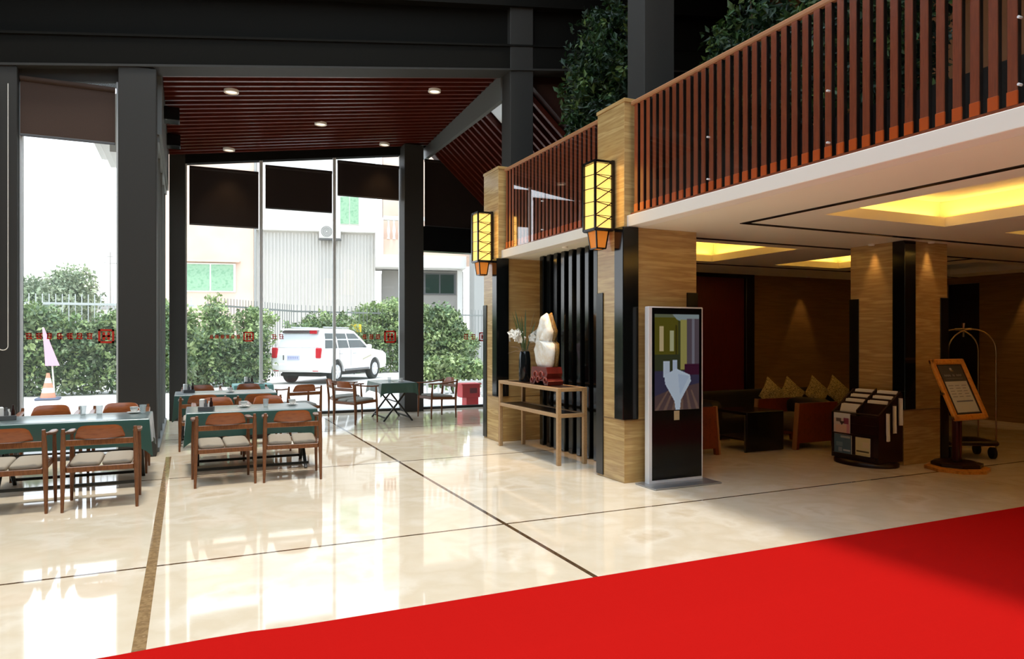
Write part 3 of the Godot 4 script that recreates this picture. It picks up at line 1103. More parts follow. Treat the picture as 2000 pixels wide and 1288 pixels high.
func carpet() -> void:
	var c := thing("carpet", "long bright red carpet laid across the marble floor", "carpet", V(3, 0, 2.9))
	var o := -c.position
	var st := mk()
	var g := []
	var na := 26
	var nx := 90
	for i in na + 1:
		var row := []
		var a := 3.9 - 2.1 * i / na
		for j in nx + 1:
			var x := -4.5 + 18.0 * pow(j / float(nx), 1.0)
			var ridge := 0.022 * exp(-pow((x - 0.37 - (3.9 - a) * 0.12) / 0.05, 2)) * exp(-(3.9 - a) * 0.9)
			var aa := a + (0.03 * exp(-pow((x - 0.1) / 0.35, 2)) * exp(-(3.9 - a) * 2.0))
			row.append(V(x, 0.012 + ridge, aa))
		g.append(row)
	grid(st, g, Vector3.UP)
	var low := []
	for p in g[0]:
		low.append(Vector3(p.x, 0.001, p.z - 0.003))
	grid(st, [g[0], low], Vector3(0, 0, -1), false, -1)
	low = []
	for p in g[na]:
		low.append(Vector3(p.x, 0.001, p.z + 0.003))
	grid(st, [g[na], low], Vector3(0, 0, 1), false, -1)
	put("pile", st, M.carpet, c, o)


# ------------------------------------------------------------------ dining furniture
func make_chair(label: String, group: String) -> Node3D:
	var c := thing("dining_chair", label, "chair", Vector3.ZERO, 0, group)
	# front looks along -z
	for s in [-1.0, 1.0]:
		var st := mk()
		tube(st, [Vector3(0.293 * s, 0, 0.265), Vector3(0.29 * s, 0.2, 0.262), Vector3(0.287 * s, 0.42, 0.265), Vector3(0.283 * s, 0.62, 0.285), Vector3(0.28 * s, 0.745, 0.305)], [0.013, 0.018, 0.023, 0.021, 0.015], 10)
		put("rear_leg", st, M.chair_wood, c)
		st = mk()
		tube(st, [Vector3(0.288 * s, 0, -0.262), Vector3(0.285 * s, 0.22, -0.258), Vector3(0.283 * s, 0.42, -0.25), Vector3(0.282 * s, 0.66, -0.235)], [0.013, 0.018, 0.021, 0.014], 10)
		put("front_leg", st, M.chair_wood, c)
		st = mk()
		var g := []
		var prof := [Vector2(0.285, 0.0), Vector2(0.20, 0.0), Vector2(0.05, 0.0), Vector2(-0.12, 0.0), Vector2(-0.27, 0.0), Vector2(-0.30, 0.0)]
		for k in 6:
			var z: float = prof[k].x
			var y := 0.668 + 0.035 * smoothstep(-0.1, 0.29, z) + (0.004 if k == 5 else 0.0)
			var w: float = [0.020, 0.026, 0.03, 0.034, 0.032, 0.016][k]
			var hh: float = [0.011, 0.012, 0.012, 0.012, 0.012, 0.008][k]
			var cx: float = (0.283 - 0.004 * k * 0.3) * s
			g.append([Vector3(cx - w, y - hh, z), Vector3(cx - w, y + hh * 0.5, z), Vector3(cx - w * 0.7, y + hh, z), Vector3(cx + w * 0.7, y + hh, z), Vector3(cx + w, y + hh * 0.5, z), Vector3(cx + w, y - hh, z)])
		for k in 5:
			for j in 6:
				var j2 := (j + 1) % 6
				var mid: Vector3 = (g[k][j] + g[k + 1][j2]) / 2 - Vector3(0.283 * s, 0.67, (prof[k].x + prof[k + 1].x) / 2)
				quad(st, g[k][j], g[k][j2], g[k + 1][j2], g[k + 1][j], Vector3(mid.x * 0.3, mid.y, 0.0) if j in [2, 5] else Vector3(mid.x, 0, 0))
		for e in [0, 5]:
			for j in range(1, 5):
				tri(st, g[e][0], g[e][j], g[e][j + 1], Vector3(0, 0, 1 if e == 0 else -1))
		put("armrest", st, M.chair_wood, c)
	var st := mk()
	box(st, Vector3(0, 0.615, 0.28), Vector3(0.555, 0.055, 0.022), Basis(Vector3.RIGHT, -0.12), 0.006)
	put("back_rail", st, M.chair_wood, c)
	# curved crest with rounded ends
	st = mk()
	var fr := []
	var bk := []
	var nn := 16
	for k in nn + 1:
		var u := -1.0 + 2.0 * k / nn
		var x := 0.195 * u
		var z := 0.268 + 0.045 * (1.0 - u * u)
		var half := 0.061 * pow(maxf(1.0 - pow(absf(u), 7.0), 0.05), 0.5)
		var yc := 0.647 + half
		var rf := []
		var rb := []
		for j in 5:
			var v := -1.0 + 0.5 * j
			var y := yc + half * v
			var zz := z + 0.03 * (y - 0.70) / 0.06 * 0.5
			var th := 0.010 * sqrt(maxf(1.0 - pow(absf(v), 4.0), 0.0))
			rf.append(Vector3(x, y, zz - th))
			rb.append(Vector3(x, y, zz + th))
		fr.append(rf)
		bk.append(rb)
	grid(st, fr, Vector3.FORWARD)
	grid(st, bk, Vector3.BACK, false, 1)
	grid(st, [fr[0], bk[0]], Vector3.LEFT, false, -1)
	grid(st, [fr[nn], bk[nn]], Vector3.RIGHT, false, -1)
	put("backrest", st, M.crest_wood, c)
	st = mk()
	for s in [-1.0, 1.0]:
		bar(st, Vector3(0.262 * s, 0.375, 0.25), Vector3(0.262 * s, 0.395, -0.24), 0.022, 0.05, Vector3.UP, 0.004)
	box(st, Vector3(0, 0.372, 0.245), Vector3(0.53, 0.048, 0.022), Basis(), 0.004)
	box(st, Vector3(0, 0.392, -0.24), Vector3(0.53, 0.05, 0.022), Basis(), 0.004)
	put("seat_frame", st, M.chair_wood, c)
	for s in [-1.0, 1.0]:
		st = mk()
		puffed(st, Vector3(0.127 * s, 0.418, 0.0), Vector3(0.245, 0.062, 0.47), Basis(Vector3.RIGHT, 0.055))
		put("seat_cushion", st, M.cushion, c)
	return c


# a soft box: superellipsoid
func puffed(st: SurfaceTool, c: Vector3, s: Vector3, b := Basis(), p := 0.28, nu := 20, nv := 10) -> void:
	var g := []
	for i in nv + 1:
		var v := -PI / 2 + PI * i / nv
		var row := []
		for j in nu:
			var u := TAU * j / nu
			var cv := pow(absf(cos(v)), p)
			row.append(c + b * Vector3(signf(cos(u)) * pow(absf(cos(u)), p) * cv * s.x / 2, signf(sin(v)) * pow(absf(sin(v)), 0.7) * s.y / 2, signf(sin(u)) * pow(absf(sin(u)), p) * cv * s.z / 2))
		g.append(row)
	st.set_smooth_group(0)
	for i in nv:
		for j in nu:
			var j2 := (j + 1) % nu
			var mid: Vector3 = (g[i][j] + g[i + 1][j2]) / 2 - c
			quad(st, g[i][j], g[i][j2], g[i + 1][j2], g[i + 1][j], mid)
	st.set_smooth_group(-1)


func make_table(label: String, group: String, L: float, W: float) -> Node3D:
	var t := thing("folding_table", label, "table", Vector3.ZERO, 0, group)
	var st := mk()
	box(st, Vector3(0, 0.70, 0), Vector3(L - 0.01, 0.025, W - 0.01), Basis(), 0.004)
	put("tabletop", st, M.oak, t)
	for s in [-1.0, 1.0]:
		var x: float = s * (L / 2 - 0.10)
		for d in [-1.0, 1.0]:
			st = mk()
			bar(st, Vector3(x + d * 0.016, 0.0, -d * (W / 2 - 0.06)), Vector3(x + d * 0.016, 0.69, d * (W / 2 - 0.06)), 0.03, 0.036, Vector3.RIGHT, 0.004)
			put("leg", st, M.table_leg, t)
	st = mk()
	for s in [-1.0, 1.0]:
		bar(st, Vector3(-L / 2 + 0.08, 0.06, s * (W / 2 - 0.1)), Vector3(L / 2 - 0.08, 0.06, s * (W / 2 - 0.1)), 0.022, 0.03)
	bar(st, Vector3(-L / 2 + 0.08, 0.35, 0), Vector3(L / 2 - 0.08, 0.35, 0), 0.02, 0.02)
	put("stretcher", st, M.table_leg, t)
	return t


func cloth_mesh(L: float, W: float, drop: float, sd: int) -> SurfaceTool:
	var st := mk()
	var r := 0.012
	var loops := []
	var n := 96
	var lp := [[-0.35, 0.7165, 0.0], [-0.02, 0.7165, 0.0], [0.004, 0.7135, 0.0], [0.008, 0.70, 0.02], [0.012, 0.7 - drop * 0.5, 0.5], [0.018, 0.7 - drop, 1.0]]
	for q in lp:
		var row := []
		for k in n:
			# walk the rectangle, points gathered at the corners
			var f := float(k) / n * 4.0
			var side := int(f)
			var s := f - side
			s = 0.5 - 0.5 * cos(PI * s)
			var hx := L / 2 + maxf(q[0], -0.36)
			var hz := W / 2 + maxf(q[0], -0.36)
			var p: Vector2
			match side:
				0: p = Vector2(lerpf(-hx, hx, s), hz)
				1: p = Vector2(hx, lerpf(hz, -hz, s))
				2: p = Vector2(lerpf(hx, -hx, s), -hz)
				_: p = Vector2(-hx, lerpf(-hz, hz, s))
			var corner := pow(absf(2.0 * s - 1.0), 10.0)
			var y: float = q[1]
			if q[2] > 0.0:
				y -= q[2] * drop * 0.42 * corner
				var out := Vector2(p.x / hx, p.y / hz)
				var wave := sin(k * 1.31 + sd) * 0.006 + sin(k * 0.57 + sd * 2.0) * 0.008
				p += out.normalized() * (wave * q[2] + 0.02 * q[2] * corner)
			row.append(Vector3(p.x, y, p.y))
		loops.append(row)
	st.set_smooth_group(0)
	for i in loops.size() - 1:
		for j in n:
			var j2 := (j + 1) % n
			var m: Vector3 = (loops[i][j] + loops[i + 1][j2]) / 2
			quad(st, loops[i][j], loops[i][j2], loops[i + 1][j2], loops[i + 1][j], Vector3.UP if i < 1 else Vector3(m.x, 0.3, m.z))
	var c := Vector3(0, 0.7165, 0)
	for j in n:
		tri(st, c, loops[0][j], loops[0][(j + 1) % n], Vector3.UP)
	st.set_smooth_group(-1)
	return st


func tumbler(at: Vector3, label: String, group: String) -> void:
	var g := thing("drinking_glass", label, "glass", at, 0, group)
	var st := mk()
	lathe(st, [Vector2(0, 0), Vector2(0.026, 0), Vector2(0.034, 0.10), Vector2(0.031, 0.10), Vector2(0.024, 0.012), Vector2(0, 0.012)], Vector3.ZERO, 20)
	put("clear_wall", st, glass(Color(0.9, 0.95, 0.95), 0.25), g)


func cup(at: Vector3, label: String, group: String) -> void:
	var g := thing("teacup", label, "cup", at, rng.randf() * TAU, group)
	var st := mk()
	lathe(st, [Vector2(0, 0), Vector2(0.045, 0.004), Vector2(0.072, 0.014), Vector2(0.07, 0.017), Vector2(0.04, 0.010), Vector2(0, 0.010)], Vector3.ZERO, 20)
	put("saucer", st, M.ceramic, g)
	st = mk()
	lathe(st, [Vector2(0, 0.012), Vector2(0.022, 0.012), Vector2(0.036, 0.035), Vector2(0.042, 0.072), Vector2(0.039, 0.072), Vector2(0.032, 0.036), Vector2(0, 0.02)], Vector3.ZERO, 20)
	put("bowl", st, M.ceramic, g)
	st = mk()
	var pts := []
	for k in 8:
		var an := -PI / 2 + PI * k / 7.0
		pts.append(Vector3(0.036 + 0.022 * cos(an), 0.043 + 0.018 * sin(an), 0))
	tube(st, pts, [0.004], 6, true, 1.0, Vector3.BACK)
	put("handle", st, M.ceramic, g)


func caddy(at: Vector3, turn: float, label: String) -> void:
	var c := thing("condiment_caddy", label, "caddy", at, turn, "condiment caddies on the dining tables")
	var st := mk()
	box(st, Vector3(0, 0.006, 0), Vector3(0.16, 0.012, 0.11), Basis(), 0.003)
	for s in [-1.0, 1.0]:
		box(st, Vector3(0, 0.028, 0.052 * s), Vector3(0.16, 0.04, 0.006), Basis(), 0.002)
		box(st, Vector3(0.077 * s, 0.028, 0), Vector3(0.006, 0.04, 0.1), Basis(), 0.002)
	put("tray", st, M.trim_grey, c)
	st = mk()
	box(st, Vector3(-0.045, 0.075, 0), Vector3(0.05, 0.12, 0.075), Basis(), 0.008)
	put("napkin_stack", st, M.ceramic, c)
	for q in [[0.0, 0.025, 0.13, M.trim_grey], [0.025, -0.025, 0.11, M.ceramic], [0.055, 0.02, 0.15, M.dark_wood]]:
		st = mk()
		var h: float = q[2]
		lathe(st, [Vector2(0, 0.012), Vector2(0.018, 0.012), Vector2(0.019, h * 0.6), Vector2(0.009, h * 0.78), Vector2(0.01, h), Vector2(0, h)], Vector3(q[0], 0, q[1]), 14)
		put("bottle", st, q[3], c)


func dining() -> void:
	var top := 0.7165
	# tables: centre X, centre depth, label pieces
	var gt := "folding tables under green cloths"
	var t1 := make_table("long folding table under a green cloth nearest the left edge", gt, 1.4, 0.8)
	t1.position = V(-1.06, 0, 8.6)
	dup(t1, V(0.70, 0, 9.0), 0, "long folding table under a green cloth in the middle row, right of the large column")
	dup(t1, V(0.54, 0, 11.7), 0, "long folding table under a green cloth behind the middle table")
	var t4 := make_table("small folding table with crossed black legs end-on beside the car window", gt, 1.1, 0.66)
	t4.position = V(3.56, 0, 13.25)
	t4.rotation.y = PI / 2
	var t5 := make_table("small table under a pale green cloth close to the far windows", "", 0.64, 0.64)
	t5.position = V(1.07, 0, 13.5)
	var gc := "green tablecloths on the folding tables"
	var k := 0
	for q in [[V(-1.06, 0, 8.6), 1.4, 0.8, 0.0, "dark green tablecloth on the table nearest the left edge", 0.26], [V(0.70, 0, 9.0), 1.4, 0.8, 0.0, "dark green tablecloth on the middle table right of the large column", 0.26], [V(0.54, 0, 11.7), 1.4, 0.8, 0.0, "dark green tablecloth on the table behind the middle one", 0.26], [V(3.56, 0, 13.25), 1.1, 0.66, PI / 2, "dark green tablecloth on the crossed-leg table beside the car window", 0.17], [V(1.07, 0, 13.5), 0.64, 0.64, 0.0, "pale green tablecloth on the small table close to the far windows", 0.2]]:
		var c := thing("tablecloth", q[4], "tablecloth", q[0], q[3], gc)
		put("draped_cloth", cloth_mesh(q[1], q[2], q[5], k), M.cloth if k < 4 else M.cloth_pale, c)
		k += 1
	# chairs: X, depth of centre, turn (0 looks away from us), label
	var gch := "wooden armchairs round the dining tables"
	var ch := make_chair("wooden armchair with cream seat, half out of frame at the nearest left table", gch)
	ch.position = V(-1.42, 0, 7.63)
	var spots := [
		[-0.71, 7.6, 0.0, "wooden armchair with cream seat, right-hand one on the near side of the left table"],
		[-1.42, 9.34, PI, "wooden armchair on the window side of the left table, behind the empty glasses"],
		[-0.71, 9.34, PI, "wooden armchair on the window side of the left table, in front of the large column"],
		[0.355, 8.22, 0.05, "wooden armchair with cream seat, left-hand one before the middle table"],
		[1.06, 8.19, -0.08, "wooden armchair with cream seat, right-hand one before the middle table"],
		[0.36, 9.72, PI, "wooden armchair behind the middle table, its back seen past the condiment caddy"],
		[1.02, 9.75, PI + 0.1, "wooden armchair behind the middle table, its back partly hidden by a second chair"],
		[0.20, 10.85, 0.0, "wooden armchair before the third table, only one leg and arm showing at its left end"],
		[0.92, 10.75, 0.0, "wooden armchair before the third table, its dark back right of another chair back"],
		[0.22, 12.42, PI, "wooden armchair on the window side of the third table, near the corner post"],
		[0.95, 12.5, PI, "wooden armchair just before the pale green small table"],
		[1.72, 12.45, 0.25, "wooden armchair with dark shaded back, below the rear bumper of the white car"],
		[2.8, 12.92, -PI / 2 + 0.5, "wooden armchair with grey seat on the left side of the crossed-leg table"],
		[2.78, 13.75, -PI / 2, "wooden armchair mostly hidden behind the one left of the crossed-leg table"],
		[4.43, 13.15, PI / 2 + 0.15, "wooden armchair between the dark column and the red stand"],
	]
	for s in spots:
		var c := dup(ch, V(s[0], 0, s[1]), s[2], s[3], gch)
		if s[1] > 12.3:
			for p in c.get_children():
				if String(p.name).begins_with("seat_cushion"):
					p.material_override = M.cushion_grey
	# things on the tables
	caddy(V(-1.66, top, 8.62), 0.3, "condiment caddy with bottles and napkins at the left end of the left table")
	caddy(V(0.20, top, 8.78), -0.2, "condiment caddy with napkins on the left end of the middle table")
	caddy(V(0.02, top, 11.75), 0.2, "condiment caddy on the left end of the third table")
	caddy(V(1.0, top, 13.45), 0.1, "condiment caddy on the pale green small table")
	var gg := "small clear glasses on the dining tables"
	tumbler(V(-1.02, top, 8.86), "small clear glass on the left table, left of a similar glass", gg)
	tumbler(V(-0.86, top, 8.80), "small clear glass in the middle of the left table", gg)
	tumbler(V(-0.44, top, 8.72), "small clear glass at the right end of the left table beside a white cup", gg)
	tumbler(V(0.86, top, 8.95), "small clear glass in the middle of the middle table", gg)
	tumbler(V(3.42, top, 12.9), "small clear glass on the crossed-leg table", gg)
	var gcup := "white cups on the dining tables"
	cup(V(-0.53, top, 8.82), "white teacup with saucer at the right end of the left table", gcup)
	cup(V(1.18, top, 9.08), "white teacup with saucer near the right end of the middle table", gcup)
	cup(V(0.62, top, 9.05), "white teacup with saucer in the middle of the middle table", gcup)
	cup(V(0.6, top, 11.6), "white teacup with saucer in the middle of the third table", gcup)
	cup(V(3.66, top, 12.95), "white teacup with saucer on the crossed-leg table", gcup)
	cup(V(1.2, top, 13.35), "white teacup with saucer on the pale green small table", gcup)


# ------------------------------------------------------------------ hall things
func picture(w: int, h: int) -> Image:
	return Image.create_empty(w, h, false, Image.FORMAT_RGB8)


func fill(im: Image, x: int, y: int, w: int, h: int, c: Color) -> void:
	im.fill_rect(Rect2i(x, y, w, h), c)


func poly_fill(im: Image, pts: Array, c: Color) -> void:
	var p := PackedVector2Array(pts)
	for y in im.get_height():
		for x in im.get_width():
			if Geometry2D.is_point_in_polygon(Vector2(x + 0.5, y + 0.5), p):
				im.set_pixel(x, y, c)


func hall_things() -> void:
	# --- display kiosk
	var k := thing("display_kiosk", "tall black and white advertising display kiosk showing a bedroom picture", "display", V(4.75, 0, 6.16))
	var st := mk()
	box(st, Vector3(0, 0.94, 0.0), Vector3(0.72, 1.88, 0.07), Basis(), 0.008)
	put("body", st, M.silver, k)
	st = mk()
	box(st, Vector3(0.012, 0.955, 0.032), Vector3(0.655, 1.82, 0.012), Basis(), 0.003)
	put("black_front", st, M.black_gloss, k)
	var im := picture(96, 176)
	fill(im, 0, 0, 96, 176, C(72, 74, 40))
	fill(im, 0, 0, 50, 75, C(98, 92, 30))
	fill(im, 0, 0, 96, 6, C(110, 116, 90))
	poly_fill(im, [Vector2(38, 0), Vector2(96, 0), Vector2(96, 10), Vector2(60, 14), Vector2(48, 10)], C(150, 166, 168))
	fill(im, 55, 10, 14, 92, C(168, 160, 92))
	fill(im, 69, 8, 27, 95, C(96, 84, 92))
	fill(im, 80, 8, 6, 95, C(130, 128, 140))
	fill(im, 10, 22, 9, 46, C(206, 186, 140))
	fill(im, 32, 30, 9, 38, C(190, 190, 150))
	fill(im, 44, 20, 4, 60, C(70, 64, 24))
	fill(im, 0, 74, 54, 30, C(62, 66, 44))
	fill(im, 0, 104, 96, 72, C(64, 60, 84))
	fill(im, 64, 92, 32, 20, C(70, 30, 52))
	poly_fill(im, [Vector2(0, 176), Vector2(0, 150), Vector2(30, 140), Vector2(96, 128), Vector2(96, 176)], C(92, 72, 72))
	for q in 6:
		poly_fill(im, [Vector2(q * 18.0, 176), Vector2(q * 18.0 + 7, 176), Vector2(30 + q * 10.0, 140), Vector2(27 + q * 10.0, 140)], C(122, 96, 84))
	fill(im, 18, 86, 14, 30, C(198, 210, 226))
	fill(im, 38, 84, 10, 30, C(188, 202, 222))
	poly_fill(im, [Vector2(20, 112), Vector2(46, 100), Vector2(76, 112), Vector2(78, 124), Vector2(56, 158), Vector2(54, 176), Vector2(44, 176), Vector2(42, 160), Vector2(22, 128)], C(202, 216, 232))
	poly_fill(im, [Vector2(50, 110), Vector2(74, 114), Vector2(54, 150)], C(186, 202, 224))
	im.resize(60, 110, Image.INTERPOLATE_LANCZOS)
	im.resize(240, 440, Image.INTERPOLATE_CUBIC)
	var tex := ImageTexture.create_from_image(im)
	var sm := plain(C(40, 40, 40), 0.15)
	sm.albedo_texture = tex
	sm.emission_enabled = true
	sm.emission_texture = tex
	sm.emission = Color.BLACK
	sm.emission_energy_multiplier = 0.42
	st = mk()
	card(st, Vector3(-0.285, 1.80, 0.0405), Vector3(0.30, 1.80, 0.0405), Vector3(0.30, 0.78, 0.0405), Vector3(-0.285, 0.78, 0.0405), Vector3.BACK)
	put("screen", st, sm, k)
	st = mk()
	box(st, Vector3(0.0, 0.72, 0.041), Vector3(0.07, 0.10, 0.006), Basis(), 0.002)
	put("paper_tag", st, plain(C(186, 166, 130), 0.7), k)
	st = mk()
	box(st, Vector3(-0.02, 0.008, 0.10), Vector3(0.86, 0.016, 0.36), Basis(), 0.005)
	put("base_plate", st, M.rim, k)
	var al := AreaLight3D.new()
	al.name = "screen_glow"
	al.area_size = Vector2(0.56, 1.0)
	al.light_color = Color(0.75, 0.8, 0.85)
	al.light_energy = 0.02
	al.area_range = 10.0
	al.shadow_enabled = true
	al.position = V(4.75, 1.3, 6.10)
	al.rotation_degrees = Vector3(0, 180, 0)
	add_child(al, true)

	# --- console table
	var c := thing("console_table", "narrow light oak console table with a dark shelf between two pillars", "console table", V(4.265, 0, 8.4))
	var hx := 0.18
	var hz := 0.87
	var w := 0.05
	for sx in [-1.0, 1.0]:
		for sz in [-1.0, 1.0]:
			st = mk()
			bar(st, Vector3(sx * hx, 0, sz * hz), Vector3(sx * hx, 0.94, sz * hz), w, w, Vector3.RIGHT, 0.004)
			put("leg", st, M.oak, c)
	st = mk()
	for y in [0.917, 0.60]:
		for sx in [-1.0, 1.0]:
			bar(st, Vector3(sx * hx, y, -hz + w / 2), Vector3(sx * hx, y, hz - w / 2), w - 0.004, 0.045, Vector3.UP, 0.003)
		for sz in [-1.0, 1.0]:
			bar(st, Vector3(-hx + w / 2, y, sz * hz), Vector3(hx - w / 2, y, sz * hz), w - 0.004, 0.045, Vector3.UP, 0.003)
	put("rail", st, M.oak, c)
	for y in [0.925, 0.607]:
		st = mk()
		box(st, Vector3(0, y, 0), Vector3(2 * hx - w + 0.006, 0.018, 2 * hz - w + 0.006))
		put("shelf_board" if y < 0.8 else "inset_top", st, M.oak_dark, c)

	# --- orchid vase
	var top := 0.941
	var v := thing("orchid_vase", "tall dark vase with white orchids, green blades and dry twigs on the console", "flower vase", V(4.27, top, 8.86))
	st = mk()
	lathe(st, [Vector2(0, 0), Vector2(0.075, 0), Vector2(0.082, 0.02), Vector2(0.082, 0.30), Vector2(0.07, 0.40), Vector2(0.06, 0.42), Vector2(0.052, 0.42), Vector2(0.06, 0.38), Vector2(0, 0.36)], Vector3.ZERO, 28)
	put("vase", st, M.vase, v)
	rng.seed = 7
	st = mk()
	for j in 9:
		var an := rng.randf() * TAU
		var lean := rng.randf_range(0.03, 0.16)
		var hgt := rng.randf_range(0.5, 0.68)
		blade(st, Vector3(cos(an) * 0.03, 0.38, sin(an) * 0.03), Vector3(cos(an) * lean, hgt, sin(an) * lean), 0.02, 0.06)
	put("green_blades", st, M.leaf_long, v)
	for j in 3:
		st = mk()
		var an: float = [2.6, 4.2, 0.4][j]
		var dirv := Vector3(cos(an), 0, sin(an))
		var pts := []
		for q in 9:
			var s := q / 8.0
			pts.append(Vector3(0, 0.36, 0) + dirv * (0.21 * s) + Vector3.UP * (0.34 * sin(s * 2.0) * 0.9))
		tube(st, pts, [0.005, 0.003], 6)
		put("orchid_stem", st, M.stem, v)
		for q in 7:
			var fst := mk()
			orchid(fst, pts[mini(8, 3 + q)] + Vector3(rng.randf_range(-0.03, 0.03), rng.randf_range(-0.03, 0.03), rng.randf_range(-0.03, 0.03)), rng.randf() * TAU, 0.075)
			put("orchid_bloom", fst, M.petal, v)
	st = mk()
	for j in 16:
		var d := Vector3(rng.randf_range(-1, 0.6), rng.randf_range(0.05, 0.5), rng.randf_range(-0.8, 1)).normalized()
		tube(st, [Vector3(0, 0.39, 0), Vector3(0, 0.42, 0) + d * 0.12, Vector3(0, 0.40, 0) + d * 0.24 + Vector3(0, -0.02, 0)], [0.004, 0.002, 0.001], 5)
	put("dry_twigs", st, M.twig, v)

	# --- pale carved stone on a rosewood stand
	var s := thing("stone_sculpture", "upright creamy white carved stone on a carved rosewood stand", "sculpture", V(4.27, top, 8.22))
	# outline seen from the hall in (z, y); z is depth toward the viewer
	var outl := [[-0.16, 0.20], [-0.20, 0.28], [-0.225, 0.42], [-0.20, 0.50], [-0.205, 0.56], [-0.14, 0.63], [-0.15, 0.72], [-0.10, 0.82], [-0.03, 0.89], [0.03, 0.925], [0.10, 0.88], [0.13, 0.78], [0.175, 0.70], [0.18, 0.61], [0.15, 0.56], [0.22, 0.52], [0.245, 0.42], [0.23, 0.30], [0.19, 0.20]]
	st = mk()
	carved(st, outl, 0.085, -0.02, 0.0)
	put("stone", st, M.jade, s)
	st = mk()
	carved(st, outl, 0.06, 0.05, 0.02)
	put("stone_rind", st, M.jade_rind, s)
	st = mk()
	var so := []
	for q in [[-0.24, 0.0], [-0.25, 0.05], [-0.20, 0.08], [-0.22, 0.14], [-0.19, 0.23], [0.22, 0.23], [0.25, 0.15], [0.22, 0.09], [0.27, 0.05], [0.26, 0.0], [0.16, 0.0], [0.12, 0.05], [-0.08, 0.05], [-0.13, 0.0]]:
		so.append(Vector2(q[0], q[1]))
	prism(st, PackedVector2Array(so), -0.11, 0.11, Transform3D(Basis(Vector3.BACK, Vector3.UP, Vector3.RIGHT), Vector3.ZERO))
	put("stand", st, M.rosewood, s)
	st = mk()
	for q in [[-0.08, 0.12, 0.055], [0.08, 0.12, 0.06], [0.0, 0.06, 0.05], [-0.18, 0.05, 0.04], [0.2, 0.06, 0.04]]:
		var pts := []
		for j in 15:
			var an := TAU * j / 14.0 * 0.88
			pts.append(Vector3(-0.115, q[1] + q[2] * sin(an) * (1.0 - 0.03 * j), q[0] + q[2] * cos(an) * (1.0 - 0.03 * j)))
		tube(st, pts, [0.011], 7, true, 1.0, Vector3.RIGHT)
	put("scroll_carving", st, plain(C(140, 54, 34), 0.35), s)


func carved(st: SurfaceTool, outl: Array, half: float, off: float, grow: float) -> void:
	# a lump bounded by the outline in (z, y), bulging along x
	var n := outl.size()
	var cz := 0.0
	var cy := 0.0
	for q in outl:
		cz += q[0] / n
		cy += q[1] / n
	var rings := []
	for i in 7:
		var t := -1.0 + 2.0 * i / 6.0
		var sc := pow(maxf(1.0 - pow(absf(t), 2.6), 0.02), 0.5) * (1.0 + grow)
		var row := []
		for j in n:
			var wob := 1.0 + 0.035 * sin(j * 2.3 + i * 1.7)
			row.append(Vector3(off + half * t + 0.012 * sin(j * 1.9 + i), cy + (outl[j][1] - cy) * sc * wob, cz + (outl[j][0] - cz) * sc * wob))
		rings.append(row)
	st.set_smooth_group(0)
	var c := Vector3(off, cy, cz)
	for i in 6:
		for j in n:
			var j2 := (j + 1) % n
			quad(st, rings[i][j], rings[i][j2], rings[i + 1][j2], rings[i + 1][j], (rings[i][j] + rings[i + 1][j2]) / 2 - c)
	for e in [0, 6]:
		var cc := Vector3(off + half * (1.0 if e else -1.0), cy, cz)
		for j in n:
			tri(st, cc, rings[e][j], rings[e][(j + 1) % n], Vector3(1.0 if e else -1.0, 0, 0))
	st.set_smooth_group(-1)


func blade(st: SurfaceTool, p: Vector3, d: Vector3, w: float, bend: float) -> void:
	# one long leaf: a folded strip that narrows and bows
	st.set_smooth_group(-1)
	var side := d.cross(Vector3.UP)
	if side.length() < 0.01:
		side = Vector3.RIGHT
	side = side.normalized()
	var outv := Vector3(d.x, 0, d.z).normalized()
	var last := []
	for k in 6:
		var s := k / 5.0
		var c := p + d * s + outv * bend * s * s - Vector3.UP * bend * s * s * 0.6
		var ww := w * sqrt(maxf(0.0, 1.0 - s)) * (0.6 + 0.4 * s) + 0.001
		var row := [c - side * ww, c + outv * ww * 0.25, c + side * ww]
		if last:
			quad(st, last[0], last[1], row[1], row[0], outv)
			quad(st, last[1], last[2], row[2], row[1], outv)
		last = row


func orchid(st: SurfaceTool, c: Vector3, an: float, r: float) -> void:
	st.set_smooth_group(-1)
	var f := Vector3(cos(an), -0.2, sin(an)).normalized()
	var x := f.cross(Vector3.UP).normalized()
	var y := x.cross(f)
	for k in 5:
		var t := TAU * k / 5.0 + PI / 2
		var d := x * cos(t) + y * sin(t)
		var sd := f.cross(d) * r * 0.42
		var tip := c + d * r + f * r * 0.15
		var m := c + d * r * 0.55 - f * 0.1 * r
		quad(st, c, m - sd, tip, m + sd, f)
	puffed(st, c + f * 0.006, Vector3(0.014, 0.014, 0.014), Basis(), 1.0, 8, 5)


